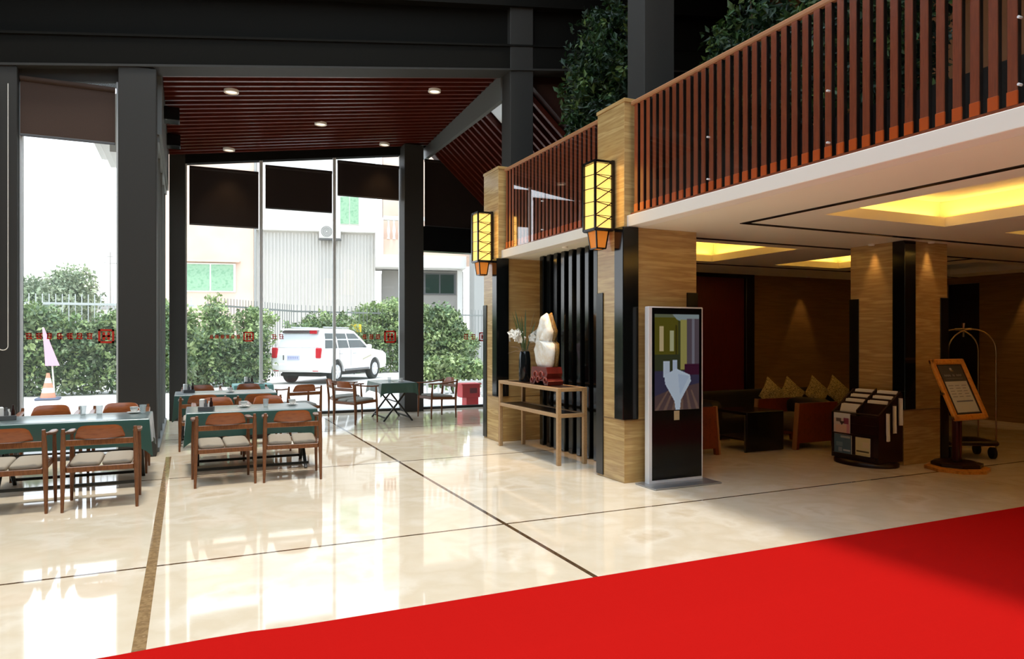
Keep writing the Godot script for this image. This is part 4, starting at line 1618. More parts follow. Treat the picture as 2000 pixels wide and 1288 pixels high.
# ------------------------------------------------------------------ lounge under the gallery
func lobby_things() -> void:
	var st := mk()
	# --- magazine rack: front looks along -x
	var r := thing("magazine_rack", "stepped dark wooden magazine rack in front of the lounge pillar", "magazine rack", V(7.6, 0, 6.09))
	var prof := PackedVector2Array([Vector2(-0.2, 0.06), Vector2(-0.2, 0.62), Vector2(0.18, 0.90), Vector2(0.22, 0.88), Vector2(0.22, 0.06)])
	for z in [-0.335, 0.31]:
		st = mk()
		prism(st, prof, z, z + 0.025, Transform3D.IDENTITY)
		put("end_panel", st, M.dark_wood, r)
	st = mk()
	box(st, Vector3(-0.185, 0.33, 0), Vector3(0.02, 0.54, 0.62), Basis(), 0.003)
	box(st, Vector3(-0.195, 0.49, 0), Vector3(0.022, 0.012, 0.62))
	put("front_board", st, M.dark_wood, r)
	st = mk()
	box(st, Vector3(-0.15, 0.62, 0), Vector3(0.09, 0.015, 0.62), Basis(), 0.003)
	box(st, Vector3(0.0, 0.66, 0), Vector3(0.4, 0.015, 0.62), Basis(Vector3.BACK, 0.62), 0.002)
	box(st, Vector3(0.2, 0.5, 0), Vector3(0.02, 0.78, 0.62))
	put("sloped_shelf", st, M.dark_wood, r)
	st = mk()
	box(st, Vector3(-0.20, 0.11, 0), Vector3(0.045, 0.02, 0.62))
	box(st, Vector3(-0.20, 0.365, 0), Vector3(0.045, 0.015, 0.62))
	put("ledge", st, M.dark_wood, r)
	st = mk()
	lathe(st, [Vector2(0, 0), Vector2(0.36, 0), Vector2(0.36, 0.04), Vector2(0.33, 0.06), Vector2(0, 0.06)], Vector3(0.0, 0, 0), 32)
	var base := put("plinth", st, M.dark_wood, r)
	base.scale = Vector3(0.85, 1, 1.1)
	for q in [[-0.045, 0.732], [0.045, 0.788], [0.128, 0.848]]:
		st = mk()
		box(st, Vector3(q[0], q[1] - 0.05, 0), Vector3(0.012, 0.14, 0.62), Basis(Vector3.BACK, -0.3), 0.003)
		put("divider", st, M.dark_wood, r)
	st = mk()
	prism(st, PackedVector2Array([Vector2(-0.16, 0.5), Vector2(-0.16, 0.665), Vector2(0.19, 0.92), Vector2(0.19, 0.5)]), -0.008, 0.008, Transform3D.IDENTITY)
	put("divider", st, M.dark_wood, r)
	var row := 0
	for q in [[-0.09, 0.70], [-0.01, 0.76], [0.08, 0.815], [0.16, 0.875]]:
		for z in [-0.158, 0.158]:
			if row == 0 and z > 0.0:
				continue
			var n := ["lowest", "second", "third", "topmost"][row] as String
			var p := thing("newspaper", "folded pale newspaper in the %s row of the rack, %s" % [n, "toward the sofa" if z < 0 else "toward the sign stand"], "newspaper", r.position + Vector3(q[0], q[1] - 0.10, z), 0, "folded newspapers in the magazine rack")
			st = mk()
			box(st, Vector3(0, 0.05, 0), Vector3(0.018, 0.15, 0.27), Basis(Vector3.BACK, -0.3), 0.005)
			box(st, Vector3(0.012, 0.055, 0.006), Vector3(0.012, 0.15, 0.25), Basis(Vector3.BACK, -0.3), 0.004)
			put("folded_pages", st, M.paper, p)
		row += 1
	# magazines on the front
	var mags := [[-0.17, 0.485, 0.235, 0.26, "glossy magazine with a pink and white cover on the upper front ledge", 0], [-0.155, 0.23, 0.25, 0.24, "blue-grey magazine on the lower front ledge of the rack", 1], [0.13, 0.235, 0.2, 0.22, "cream coloured magazine on the lower front ledge beside the blue one", 2]]
	for q in mags:
		var m := thing("magazine", q[4], "magazine", r.position + Vector3(-0.21, q[1] - q[3] / 2.0, q[0]), 0, "magazines on the front of the rack")
		st = mk()
		box(st, Vector3(0.0, q[3] / 2.0, 0), Vector3(0.012, q[3], q[2]), Basis(), 0.002)
		put("pages", st, M.paper, m)
		var im := picture(32, 36)
		if q[5] == 0:
			fill(im, 0, 0, 32, 36, C(226, 214, 212))
			fill(im, 0, 0, 32, 9, C(240, 240, 244))
			fill(im, 5, 9, 10, 6, C(120, 104, 104))
			fill(im, 20, 8, 10, 10, C(150, 70, 104))
			poly_fill(im, [Vector2(12, 14), Vector2(22, 14), Vector2(16, 21)], C(70, 60, 60))
			fill(im, 4, 20, 22, 14, C(236, 200, 186))
			fill(im, 26, 18, 6, 18, C(214, 150, 168))
		elif q[5] == 1:
			fill(im, 0, 0, 32, 36, C(86, 116, 140))
			fill(im, 12, 2, 18, 4, C(176, 184, 190))
			fill(im, 4, 14, 12, 8, C(122, 146, 166))
			fill(im, 8, 24, 7, 8, C(150, 160, 180))
			fill(im, 17, 27, 13, 3, C(196, 206, 220))
		else:
			fill(im, 0, 0, 32, 36, C(232, 222, 176))
			fill(im, 16, 8, 14, 12, C(240, 222, 190))
			fill(im, 2, 26, 28, 3, C(84, 78, 50))
			fill(im, 0, 31, 32, 5, C(214, 204, 150))
		var cm := plain(Color.WHITE, 0.3)
		cm.albedo_texture = ImageTexture.create_from_image(im)
		st = mk()
		var hw: float = q[2] / 2.0
		card(st, Vector3(-0.0065, q[3], -hw), Vector3(-0.0065, q[3], hw), Vector3(-0.0065, 0, hw), Vector3(-0.0065, 0, -hw), Vector3.LEFT)
		put("cover", st, cm, m)
	# newspapers hanging at the end
	for j in 3:
		var p := thing("newspaper", "newspaper hanging from the rack end, %s of three" % ["shortest drop and nearest the front", "middle one", "highest and nearest the pillar"][j], "newspaper", r.position + Vector3(-0.06 + j * 0.10, 0.32 + j * 0.09, 0.36), 0, "newspapers hanging on the rack end")
		st = mk()
		var g := []
		for q in 7:
			var rw := []
			for e in 5:
				rw.append(Vector3(-0.03 + 0.015 * e, q * 0.055, 0.012 * sin(e * 1.4 + j) + (0.004 if q < 2 else 0.0)))
			g.append(rw)
		grid(st, g, Vector3.BACK)
		var g2 := []
		for rw in g:
			var r2 := []
			for pt in rw:
				r2.append(pt + Vector3(0, 0, -0.012))
			g2.append(r2)
		grid(st, g2, Vector3.FORWARD)
		put("folded_pages", st, M.paper, p)
		st = mk()
		tube(st, [Vector3(0, 0.335, -0.03), Vector3(0, 0.335, 0.03)], [0.008], 8)
		put("hanging_rod", st, M.dark_wood, p)

	# --- sign stand
	var s := thing("sign_stand", "gold framed tilted notice board on a dark wooden post and base", "sign stand", V(8.22, 0, 5.36))
	st = mk()
	var oct := []
	lathe(st, [Vector2(0, 0), Vector2(0.34, 0), Vector2(0.34, 0.035), Vector2(0.30, 0.05), Vector2(0, 0.05)], Vector3.ZERO, 8, false)
	put("base", st, M.gold_wood, s)
	st = mk()
	lathe(st, [Vector2(0, 0.05), Vector2(0.27, 0.05), Vector2(0.27, 0.085), Vector2(0.22, 0.10), Vector2(0, 0.10)], Vector3.ZERO, 8, false)
	put("base_step", st, M.dark_wood, s)
	st = mk()
	box(st, Vector3(0, 0.42, 0), Vector3(0.10, 0.66, 0.07), Basis(), 0.012)
	box(st, Vector3(0.02, 0.42, 0.036), Vector3(0.03, 0.64, 0.012), Basis(), 0.004)
	put("post", st, plain(C(64, 22, 18), 0.25), s)
	var bt := Basis(Vector3.RIGHT, -0.42)
	var pc := Vector3(0.03, 0.945, 0.0)
	st = mk()
	var pw := 0.61
	var ph := 0.76
	for sx in [-1.0, 1.0]:
		box(st, pc + bt * Vector3(sx * (pw / 2 - 0.035), 0, 0), Vector3(0.07, ph, 0.045), bt, 0.014)
	for sy in [-1.0, 1.0]:
		box(st, pc + bt * Vector3(0, sy * (ph / 2 - 0.035), 0), Vector3(pw, 0.07, 0.045), bt, 0.014)
	put("frame", st, M.gold_wood, s)
	st = mk()
	box(st, pc + bt * Vector3(0, 0, -0.006), Vector3(pw - 0.1, ph - 0.1, 0.02), bt)
	put("black_mat", st, M.black, s)
	var im := picture(128, 176)
	fill(im, 0, 0, 128, 176, C(70, 70, 72))
	fill(im, 58, 10, 12, 9, C(200, 196, 190))
	fill(im, 60, 20, 16, 3, C(170, 140, 80))
	for q in [[16, 34, 40], [62, 34, 14], [82, 34, 34]]:
		for j in q[2] / 6:
			fill(im, q[0] + j * 6, q[1] + (j % 2), 4, 7, C(150, 150, 152))
	fill(im, 18, 48, 94, 3, C(110, 110, 112))
	fill(im, 4, 60, 120, 112, C(206, 208, 210))
	for j in 5:
		for q in 3:
			fill(im, 14 + q * 36, 74 + j * 10, 28 - (j * 7 + q * 5) % 9, 3, C(150, 152, 156))
	fill(im, 24, 130, 90, 5, C(110, 116, 140))
	var cm := plain(Color.WHITE, 0.35)
	cm.albedo_texture = ImageTexture.create_from_image(im)
	st = mk()
	var nz := 0.006
	var cw := 0.21
	var chh := 0.30
	card(st, pc + bt * Vector3(-cw, chh, nz), pc + bt * Vector3(cw, chh, nz), pc + bt * Vector3(cw, -chh, nz), pc + bt * Vector3(-cw, -chh, nz), bt * Vector3.BACK)
	put("notice_sheet", st, cm, s)
	st = mk()
	tube(st, [pc + bt * Vector3(-0.305, -0.05, 0), pc + bt * Vector3(-0.335, -0.05, 0)], [0.018], 12)
	put("tilt_knob", st, M.brass, s)

	# --- luggage cart
	var l := thing("luggage_cart", "brass birdcage luggage cart with a dark deck beside the lounge wall", "luggage cart", V(9.12, 0, 5.75), -0.52)
	st = mk()
	box(st, Vector3(0, 0.2, -0.2), Vector3(0.62, 0.06, 0.52), Basis(), 0.02)
	put("deck", st, M.dark_wood, l)
	for z in [0.0, -0.4]:
		st = mk()
		var pts := []
		pts.append(Vector3(-0.29, 0.12, z))
		for j in 13:
			var an := PI - PI * j / 12.0
			pts.append(Vector3(0.29 * cos(an), 1.38 + 0.28 * sin(an), z))
		pts.append(Vector3(0.29, 0.12, z))
		tube(st, pts, [0.009], 8, true, 1.0, Vector3.BACK)
		put("arched_pole", st, M.brass, l)
	st = mk()
	tube(st, [Vector3(0, 1.66, 0), Vector3(0, 1.66, -0.4)], [0.014], 8)
	tube(st, [Vector3(0, 1.66, -0.2), Vector3(0, 1.74, -0.2)], [0.012, 0.02], 8)
	tube(st, [Vector3(0, 1.66, -0.2), Vector3(0, 1.56, -0.2)], [0.01, 0.014], 8)
	put("top_rail", st, M.brass, l)
	for sx in [-0.26, 0.26]:
		for z in [-0.02, -0.38]:
			st = mk()
			tube(st, [Vector3(sx - 0.02, 0.075, z), Vector3(sx + 0.02, 0.075, z)], [0.075], 16)
			put("wheel", st, M.tyre, l)

	# --- cube side table, open on one side
	var t := thing("side_table", "black cube side table with an open shelf side in the lounge", "side table", V(7.15, 0, 7.62))
	st = mk()
	box(st, Vector3(0, 0.525, 0), Vector3(0.66, 0.04, 0.66), Basis(), 0.005)
	put("tabletop", st, M.black, t)
	st = mk()
	box(st, Vector3(0, 0.26, 0.315), Vector3(0.66, 0.5, 0.03), Basis(), 0.004)
	box(st, Vector3(0.315, 0.26, 0), Vector3(0.03, 0.5, 0.6), Basis(), 0.004)
	put("side_panel", st, M.black, t)
	st = mk()
	box(st, Vector3(-0.315, 0.255, -0.315), Vector3(0.03, 0.51, 0.03), Basis(), 0.003)
	box(st, Vector3(-0.315, 0.255, 0.29), Vector3(0.03, 0.51, 0.03), Basis(), 0.003)
	put("post", st, plain(C(72, 64, 48), 0.4), t)
	st = mk()
	box(st, Vector3(0, 0.16, 0), Vector3(0.6, 0.025, 0.62), Basis(), 0.003)
	put("shelf", st, M.oak_dark, t)

	# --- armchairs with slanted wooden sides
	for q in [[8.02, 7.62, -PI / 2, "brown armchair with pale edged slanted wooden side behind the magazine rack"], [6.0, 7.75, PI / 2, "orange brown armchair half hidden behind the display kiosk"]]:
		var ac := thing("lounge_armchair", q[3], "armchair", V(q[0], 0, q[1]), q[2] + PI, "lounge armchairs")
		# local front looks along -z
		for sx in [-1.0, 1.0]:
			st = mk()
			var out := PackedVector2Array([Vector2(-0.36, 0.08), Vector2(-0.43, 0.0), Vector2(-0.35, 0.62), Vector2(0.40, 0.66), Vector2(0.40, 0.0), Vector2(0.34, 0.08)])
			out = PackedVector2Array([Vector2(-0.40, 0.0), Vector2(-0.34, 0.64), Vector2(0.40, 0.64), Vector2(0.40, 0.0), Vector2(0.34, 0.0), Vector2(0.32, 0.09), Vector2(-0.33, 0.09), Vector2(-0.34, 0.0)])
			prism(st, out, sx * 0.36, sx * 0.41, Transform3D(Basis(Vector3.BACK, Vector3.UP, Vector3.RIGHT), Vector3.ZERO))
			put("side_panel", st, M.armchair_wood, ac)
			st = mk()
			bar(st, Vector3(sx * 0.385, 0.0, -0.405), Vector3(sx * 0.385, 0.645, -0.345), 0.062, 0.03, Vector3.BACK, 0.004)
			put("front_edge", st, M.arm_edge, ac)
		st = mk()
		puffed(st, Vector3(0, 0.34, -0.02), Vector3(0.72, 0.22, 0.74), Basis(), 0.2)
		put("seat_cushion", st, M.seat_brown, ac)
		st = mk()
		puffed(st, Vector3(0, 0.5, 0.3), Vector3(0.72, 0.32, 0.2), Basis(Vector3.RIGHT, -0.12), 0.25)
		put("back_cushion", st, M.sofa, ac)
	# --- sofa against the dim wall and its pillows
	var so := thing("sofa", "long dark leather sofa in the dim lounge behind the black side table", "sofa", V(8.75, 0, 8.75))
	st = mk()
	puffed(st, Vector3(0, 0.21, 0.02), Vector3(3.1, 0.32, 0.8), Basis(), 0.12, 32)
	put("seat", st, M.sofa, so)
	st = mk()
	puffed(st, Vector3(0, 0.46, -0.34), Vector3(3.1, 0.46, 0.24), Basis(Vector3.RIGHT, -0.1), 0.14, 32)
	put("backrest", st, M.sofa, so)
	for sx in [-1.0, 1.0]:
		st = mk()
		puffed(st, Vector3(sx * 1.52, 0.32, 0.02), Vector3(0.2, 0.56, 0.82), Basis(), 0.2)
		put("armrest", st, M.sofa, so)
		st = mk()
		for z in [-0.3, 0.34]:
			tube(st, [Vector3(sx * 1.42, 0, z), Vector3(sx * 1.42, 0.1, z)], [0.02], 8)
		put("foot", st, M.black, so)
	var pl := [[8.5, "gold patterned pillow propped on its corner at the left of the row"], [8.92, "gold patterned pillow second from the left, the fullest of the row"], [9.48, "gold patterned pillow third in the row, half behind the armchair side"], [9.95, "gold patterned pillow at the right end of the row by the pillar"]]
	for q in pl:
		var p := thing("pillow", q[1], "pillow", V(q[0], 0.362, 8.52), 0, "gold patterned pillows on the dark sofa")
		st = mk()
		var gg := []
		var bb := []
		for i in 9:
			var ra := []
			var rb := []
			for j in 9:
				var u := -1.0 + i / 4.0
				var v := -1.0 + j / 4.0
				var pin := 1.0 - 0.10 * (1.0 - absf(u)) * absf(v) - 0.10 * (1.0 - absf(v)) * absf(u)
				var th := 0.085 * pow((1.0 - u * u) * (1.0 - v * v), 0.45)
				var pt := Basis(Vector3.RIGHT, -0.3) * Basis(Vector3.BACK, PI / 4 + 0.06) * Vector3(u * 0.21 * pin, v * 0.21 * pin, th)
				var pb := Basis(Vector3.RIGHT, -0.3) * Basis(Vector3.BACK, PI / 4 + 0.06) * Vector3(u * 0.21 * pin, v * 0.21 * pin, -th)
				ra.append(pt + Vector3(0, 0.285, 0))
				rb.append(pb + Vector3(0, 0.285, 0))
			gg.append(ra)
			bb.append(rb)
		grid(st, gg, Vector3.BACK)
		grid(st, bb, Vector3.FORWARD, false, 1)
		put("printed_cover", st, M.pillow, p)


# ------------------------------------------------------------------ plants
func leaf_cluster(n: int, spread: float, size: float, slim: float, sd: int) -> ArrayMesh:
	var r := RandomNumberGenerator.new()
	r.seed = sd
	var st := mk()
	for k in n:
		var c := Vector3(r.randf_range(-1, 1), r.randf_range(-1, 1), r.randf_range(-1, 1)) * spread
		var d := Vector3(r.randf_range(-1, 1), r.randf_range(-0.8, 0.9), r.randf_range(-1, 1)).normalized()
		var s := d.cross(Vector3(r.randf_range(-1, 1), 1, r.randf_range(-1, 1))).normalized()
		var up := s.cross(d)
		var l := size * r.randf_range(0.7, 1.3)
		var tip := c + d * l - up * l * 0.12
		var a := c + d * l * 0.45 + s * l * slim + up * l * 0.1
		var b := c + d * l * 0.45 - s * l * slim + up * l * 0.1
		var m := c + d * l * 0.5
		tri(st, c, a, m, up)
		tri(st, a, tip, m, up)
		tri(st, c, m, b, up)
		tri(st, b, m, tip, up)
	st.generate_normals()
	return st.commit()


func foliage(parent: Node3D, called: String, count: int, mesh: Mesh, where: Callable, cols: Array, sd: int, smin := 0.7, smax := 1.3) -> void:
	var r := RandomNumberGenerator.new()
	r.seed = sd
	var mm := MultiMesh.new()
	mm.transform_format = MultiMesh.TRANSFORM_3D
	mm.use_colors = true
	mm.mesh = mesh
	mm.instance_count = count
	for k in count:
		var p: Vector3 = where.call(r)
		var b := Basis.from_euler(Vector3(r.randf() * TAU, r.randf() * TAU, r.randf() * TAU)).scaled(Vector3.ONE * r.randf_range(smin, smax))
		mm.set_instance_transform(k, Transform3D(b, p))
		var c: Color = cols[r.randi() % cols.size()]
		mm.set_instance_color(k, (c * r.randf_range(0.8, 1.2)).srgb_to_linear())
	var o := MultiMeshInstance3D.new()
	o.name = called
	o.multimesh = mm
	o.material_override = M.leaf
	o.set_meta("kind", "stuff")
	parent.add_child(o, true)


func in_ball(r: RandomNumberGenerator, c: Vector3, s: Vector3) -> Vector3:
	var d := Vector3(r.randfn(), r.randfn(), r.randfn()).normalized()
	return c + d * pow(r.randf(), 0.45) * s


func gallery_plants() -> void:
	var small := leaf_cluster(9, 0.10, 0.11, 0.22, 5)
	var q := [
		[V(5.75, 3.2, 8.9), 3.2, 0.75, 1500, "tall dark leafy plant on the gallery left of the steel column"],
		[V(5.9, 3.2, 6.1), 2.1, 0.7, 800, "dark leafy plant on the gallery just right of the steel column"],
		[V(6.1, 3.2, 4.9), 2.3, 0.75, 900, "broad dark leafy plant on the gallery behind the long balustrade"],
	]
	var k := 0
	for p in q:
		var t := thing("potted_tree", p[4], "plant", p[0], 0, "leafy plants on the gallery")
		var st := mk()
		lathe(st, [Vector2(0, 0), Vector2(0.2, 0), Vector2(0.28, 0.42), Vector2(0.25, 0.42), Vector2(0.22, 0.36), Vector2(0, 0.36)], Vector3.ZERO, 20)
		put("pot", st, M.pot, t)
		st = mk()
		for j in 4:
			var an := TAU * j / 4.0 + k
			tube(st, [Vector3(cos(an) * 0.04, 0.36, sin(an) * 0.04), Vector3(cos(an) * 0.18, p[1] * 0.6, sin(an) * 0.18), Vector3(cos(an) * 0.42, p[1] * 0.95, sin(an) * 0.42)], [0.02, 0.014, 0.006], 6)
		put("stem", st, M.bark, t)
		var hh: float = p[1]
		var rr: float = p[2]
		foliage(t, "foliage", p[3], small, func(r): return in_ball(r, Vector3(0, hh * 0.56, 0), Vector3(rr, hh * 0.48, rr)), [C(34, 62, 26), C(48, 76, 30), C(26, 50, 26), C(84, 104, 46), C(32, 56, 34)], 60 + k)
		k += 1


# ------------------------------------------------------------------ outside
func outdoors() -> void:
	var st := mk()
	lim(st, -60, 40, -0.3, -0.04, PLANE_BACK + 0.2, 90)
	lim(st, -60, -0.45, -0.3, -0.04, PLANE_SIDE + 0.25, PLANE_BACK + 0.2)
	struct("ground", st, M.paving, "pale sunlit paving outside the windows", "paving")
	# hedges
	var cl := leaf_cluster(12, 0.16, 0.13, 0.3, 9)
	var cols := [C(109, 131, 79), C(126, 145, 90), C(90, 115, 72), C(142, 158, 104), C(100, 122, 86), C(117, 131, 95)]
	var cols_l := [C(135, 156, 97), C(151, 169, 109), C(120, 144, 91), C(163, 178, 126), C(113, 135, 88)]
	var cols_haze := [C(142, 156, 126), C(154, 167, 136), C(129, 144, 118), C(163, 174, 145)]  # paler grey-green paints distance haze into the far leaves
	var hs := [
		[V(-4.0, -0.04, 23.2), 8.4, 2.08, 0.9, 0.0, 2600, "leafy green hedge behind the traffic cone, seen through the left window"],
		[V(0.7, -0.04, 25.1), 3.6, 1.65, 0.9, 0.45, 1000, "leafy green hedge left of the white car, seen through the far windows"],
		[V(8.3, -0.04, 32.0), 9.0, 1.75, 1.0, 0.12, 1400, "leafy green hedge behind the white car"],
	]
	var k := 0
	for h in hs:
		var t := thing("hedge", h[6], "hedge", h[0], h[4])
		var L: float = h[1]
		var H: float = h[2]
		var D: float = h[3]
		st = mk()
		for j in int(L / 0.5):
			var x := -L / 2 + 0.25 + j * 0.5
			tube(st, [Vector3(x, 0, 0), Vector3(x + rng.randf_range(-0.15, 0.15), H * 0.5, rng.randf_range(-0.1, 0.1)), Vector3(x + rng.randf_range(-0.3, 0.3), H * 0.95, 0)], [0.03, 0.02, 0.006], 5)
		put("stem", st, M.bark, t)
		foliage(t, "foliage", h[5], cl, func(r):
			var x: float = r.randf_range(-L / 2, L / 2)
			var bump: float = 0.18 * sin(x * 1.7 + L) + 0.12 * sin(x * 3.9)
			return Vector3(x, pow(r.randf(), 0.8) * (H + bump) + 0.05, D / 2 * pow(r.randf_range(-1, 1), 3.0) + D * 0.35), cols, 80 + k)
		foliage(t, "new_growth", int(h[5] * 0.2), cl, func(r):
			var x: float = r.randf_range(-L / 2, L / 2)
			var bump: float = 0.18 * sin(x * 1.7 + L) + 0.12 * sin(x * 3.9)
			return Vector3(x, H + bump + r.randf_range(-0.25, 0.18), r.randf_range(-0.4, 0.4)), cols_l, 90 + k)
		k += 1
	# shrubs and trees: base, height of crown centre, crown radii, clusters
	var big := leaf_cluster(14, 0.3, 0.22, 0.32, 13)
	var trees := [
		[V(7.75, -0.04, 22.9), 1.35, Vector3(1.05, 1.35, 0.9), 1300, cl, cols, "round green bush right of the dark column, taller than the red stand"],
		[V(9.1, -0.04, 33.0), 2.3, Vector3(2.3, 1.15, 1.3), 1300, cl, cols_l, "spreading light green bush above the roof of the white car"],
		[V(5.6, -0.04, 31.2), 1.8, Vector3(1.5, 0.9, 1.0), 600, cl, cols, "low green bush behind the rear of the white car"],
		[V(0.9, -0.04, 25.9), 2.0, Vector3(0.5, 0.9, 0.5), 160, cl, cols_l, "thin wispy shrub rising above the hedge beside the corner post"],
		[V(2.2, -0.04, 27.0), 2.1, Vector3(0.8, 0.6, 0.5), 140, cl, cols_l, "thin wispy shrub rising above the hedge under the green window"],
		[V(-8.4, -0.04, 46.0), 3.1, Vector3(2.9, 1.8, 2.0), 800, big, cols_haze, "wide pale tree far behind the fence, left side of the left window"],
		[V(-6.1, -0.04, 47.5), 3.5, Vector3(1.5, 2.2, 1.6), 500, big, cols_haze, "taller pale tree far behind the fence with a small peak"],
		[V(6.9, -0.04, 18.9), 0.62, Vector3(0.95, 0.35, 0.5), 420, cl, cols_l, "low fresh green planting just behind the red stand"],
	]
	k = 0
	for h in trees:
		var called := "tree" if k in [5, 6] else "bush"
		var t := thing(called, h[6], called, h[0])
		st = mk()
		var ch: float = h[1]
		var rad: Vector3 = h[2]
		for j in 5:
			var an := TAU * j / 5.0
			tube(st, [Vector3(0, 0, 0), Vector3(cos(an) * rad.x * 0.25, ch * 0.6, sin(an) * rad.z * 0.25), Vector3(cos(an) * rad.x * 0.7, ch + rad.y * 0.4, sin(an) * rad.z * 0.7)], [0.05, 0.03, 0.01], 6)
		put("trunk" if called == "tree" else "stem", st, M.bark, t)
		foliage(t, "foliage", h[3], h[4], func(r): return in_ball(r, Vector3(0, ch, 0), rad), h[5], 120 + k)
		k += 1
	# railings
	fence([V(-11, -0.04, 24.1), V(0.2, -0.04, 24.1)], "white upright-bar railing above the hedge in the left window", M.railing_paint, 2.58, 0.16)
	fence([V(0.6, -0.04, 26.3), V(4.2, -0.04, 31.4), V(14.5, -0.04, 33.6)], "grey upright-bar railing behind the hedge and the white car", M.railing_dark, 2.72, 0.19)
	cone_and_parasol()
	car()
	buildings()
	# red stand and white planter rail outside the right pane
	var r := thing("red_stand", "red slotted stand on the terrace outside the right pane", "stand", V(5.95, -0.04, 15.35))
	st = mk()
	box(st, Vector3(0, 0.36, 0), Vector3(0.44, 0.3, 0.36), Basis(), 0.012)
	box(st, Vector3(0.04, 0.13, 0), Vector3(0.3, 0.26, 0.3), Basis(), 0.01)
	box(st, Vector3(0, 0.52, 0), Vector3(0.5, 0.03, 0.4), Basis(), 0.008)
	put("body", st, M.red_paint, r)
	st = mk()
	box(st, Vector3(0.05, 0.37, 0.178), Vector3(0.18, 0.12, 0.012), Basis(), 0.004)
	put("dark_slot", st, plain(C(110, 14, 30), 0.6), r)
	var pr := thing("terrace_rail", "low white picket rail in front of the planting by the red stand", "rail", V(6.2, -0.04, 17.6))
	for j in 14:
		st = mk()
		box(st, Vector3(-1.0 + j * 0.155, 0.24, 0), Vector3(0.05, 0.48, 0.03), Basis(), 0.006)
		put("picket", st, M.railing_paint, pr)
	st = mk()
	box(st, Vector3(0, 0.08, 0.03), Vector3(2.2, 0.05, 0.025), Basis(), 0.004)
	box(st, Vector3(0, 0.42, 0.03), Vector3(2.2, 0.05, 0.025), Basis(), 0.004)
	put("rail", st, M.railing_paint, pr)
	var y := thing("yellow_board", "small yellow board on a post showing above the roof of the white car", "sign", V(6.6, -0.04, 30.75), -0.2)
	st = mk()
	box(st, Vector3(0, 2.0, 0), Vector3(0.6, 0.34, 0.05), Basis(), 0.01)
	put("board", st, M.yellow_paint, y)
	st = mk()
	tube(st, [Vector3(0, 0, -0.04), Vector3(0, 1.95, -0.04)], [0.03], 8)
	put("post", st, M.trim_grey, y)
	var e := thing("corbelled_eave", "pale grey stepped eave overhanging outside the top of the left window", "eave", V(-0.9, 4.2, 12.2), 0, "", "structure")
	for j in 6:
		st = mk()
		var x0 := -1.24 + j * 0.125
		lim(st, x0, -0.47, 4.40 - j * 0.115, 4.52 - j * 0.115 if j else 5.0, 11.4, 13.0, 0.004)
		put("step_block", st, M.stucco_white, e, -e.position)


func fence(pts: Array, label: String, m: Material, h: float, step: float) -> void:
	var f := thing("railing", label, "railing", pts[0])
	var o := -f.position
	var st := mk()
	lim(st, -0.012, 0.012, 0, h + 0.28, -0.012, 0.012, 0.003)
	st.generate_normals()
	var bm := st.commit()
	for k in pts.size() - 1:
		var p: Vector3 = pts[k]
		var q: Vector3 = pts[k + 1]
		st = mk()
		bar(st, p + Vector3(0, h, 0), q + Vector3(0, h, 0), 0.05, 0.07)
		bar(st, p + Vector3(0, 0.35, 0), q + Vector3(0, 0.35, 0), 0.04, 0.05)
		put("rail", st, m, f, o)
		var n := int(p.distance_to(q) / step)
		for j in n:
			var b := MeshInstance3D.new()
			b.name = "bar"
			b.mesh = bm
			b.material_override = m
			b.position = p.lerp(q, (j + 0.5) / n) + o
			f.add_child(b, true)


func cone_and_parasol() -> void:
	var c := thing("traffic_cone", "faded orange and white traffic cone on the paving before the hedge", "traffic cone", V(-3.225, -0.04, 21.35))
	var st := mk()
	box(st, Vector3(0, 0.03, 0), Vector3(0.52, 0.06, 0.5), Basis(), 0.02)
	put("base", st, plain(C(96, 104, 126), 0.7), c)
	var prof := [0.175, 0.145, 0.115, 0.085, 0.055, 0.035]
	for k in 5:
		st = mk()
		var y0 := 0.06 + k * 0.125
		lathe(st, [Vector2(prof[k], y0), Vector2(prof[k + 1], y0 + 0.125)] if k < 4 else [Vector2(prof[k], y0), Vector2(prof[k + 1], y0 + 0.125), Vector2(0, y0 + 0.125)], Vector3.ZERO, 24)
		put("white_band" if k % 2 else "orange_band", st, M.white if k % 2 else M.cone_orange, c)
	var p := thing("folded_parasol", "folded pale pink parasol standing in front of the hedge", "parasol", V(-3.2, -0.04, 21.75))
	st = mk()
	tube(st, [Vector3(0.06, 0.0, 0), Vector3(0.0, 1.0, 0), Vector3(-0.2, 1.86, 0)], [0.02], 8)
	put("pole", st, M.white, p)
	st = mk()
	var g := []
	for i in 8:
		var t := i / 7.0
		var row := []
		for j in 20:
			var an := TAU * j / 20.0
			var r := lerpf(0.14, 0.02, pow(t, 0.9)) * (1.0 + 0.22 * sin(an * 5.0))
			row.append(Vector3(lerpf(0.02, -0.19, t) + cos(an) * r, lerpf(0.86, 1.84, t), sin(an) * r))
		g.append(row)
	st.set_smooth_group(0)
	for i in 7:
		for j in 20:
			var j2 := (j + 1) % 20
			quad(st, g[i][j], g[i][j2], g[i + 1][j2], g[i + 1][j], (g[i][j] + g[i + 1][j2]) / 2 - Vector3(lerpf(0.02, -0.19, i / 7.0), g[i][j].y, 0))
	put("canopy", st, M.pink, p)


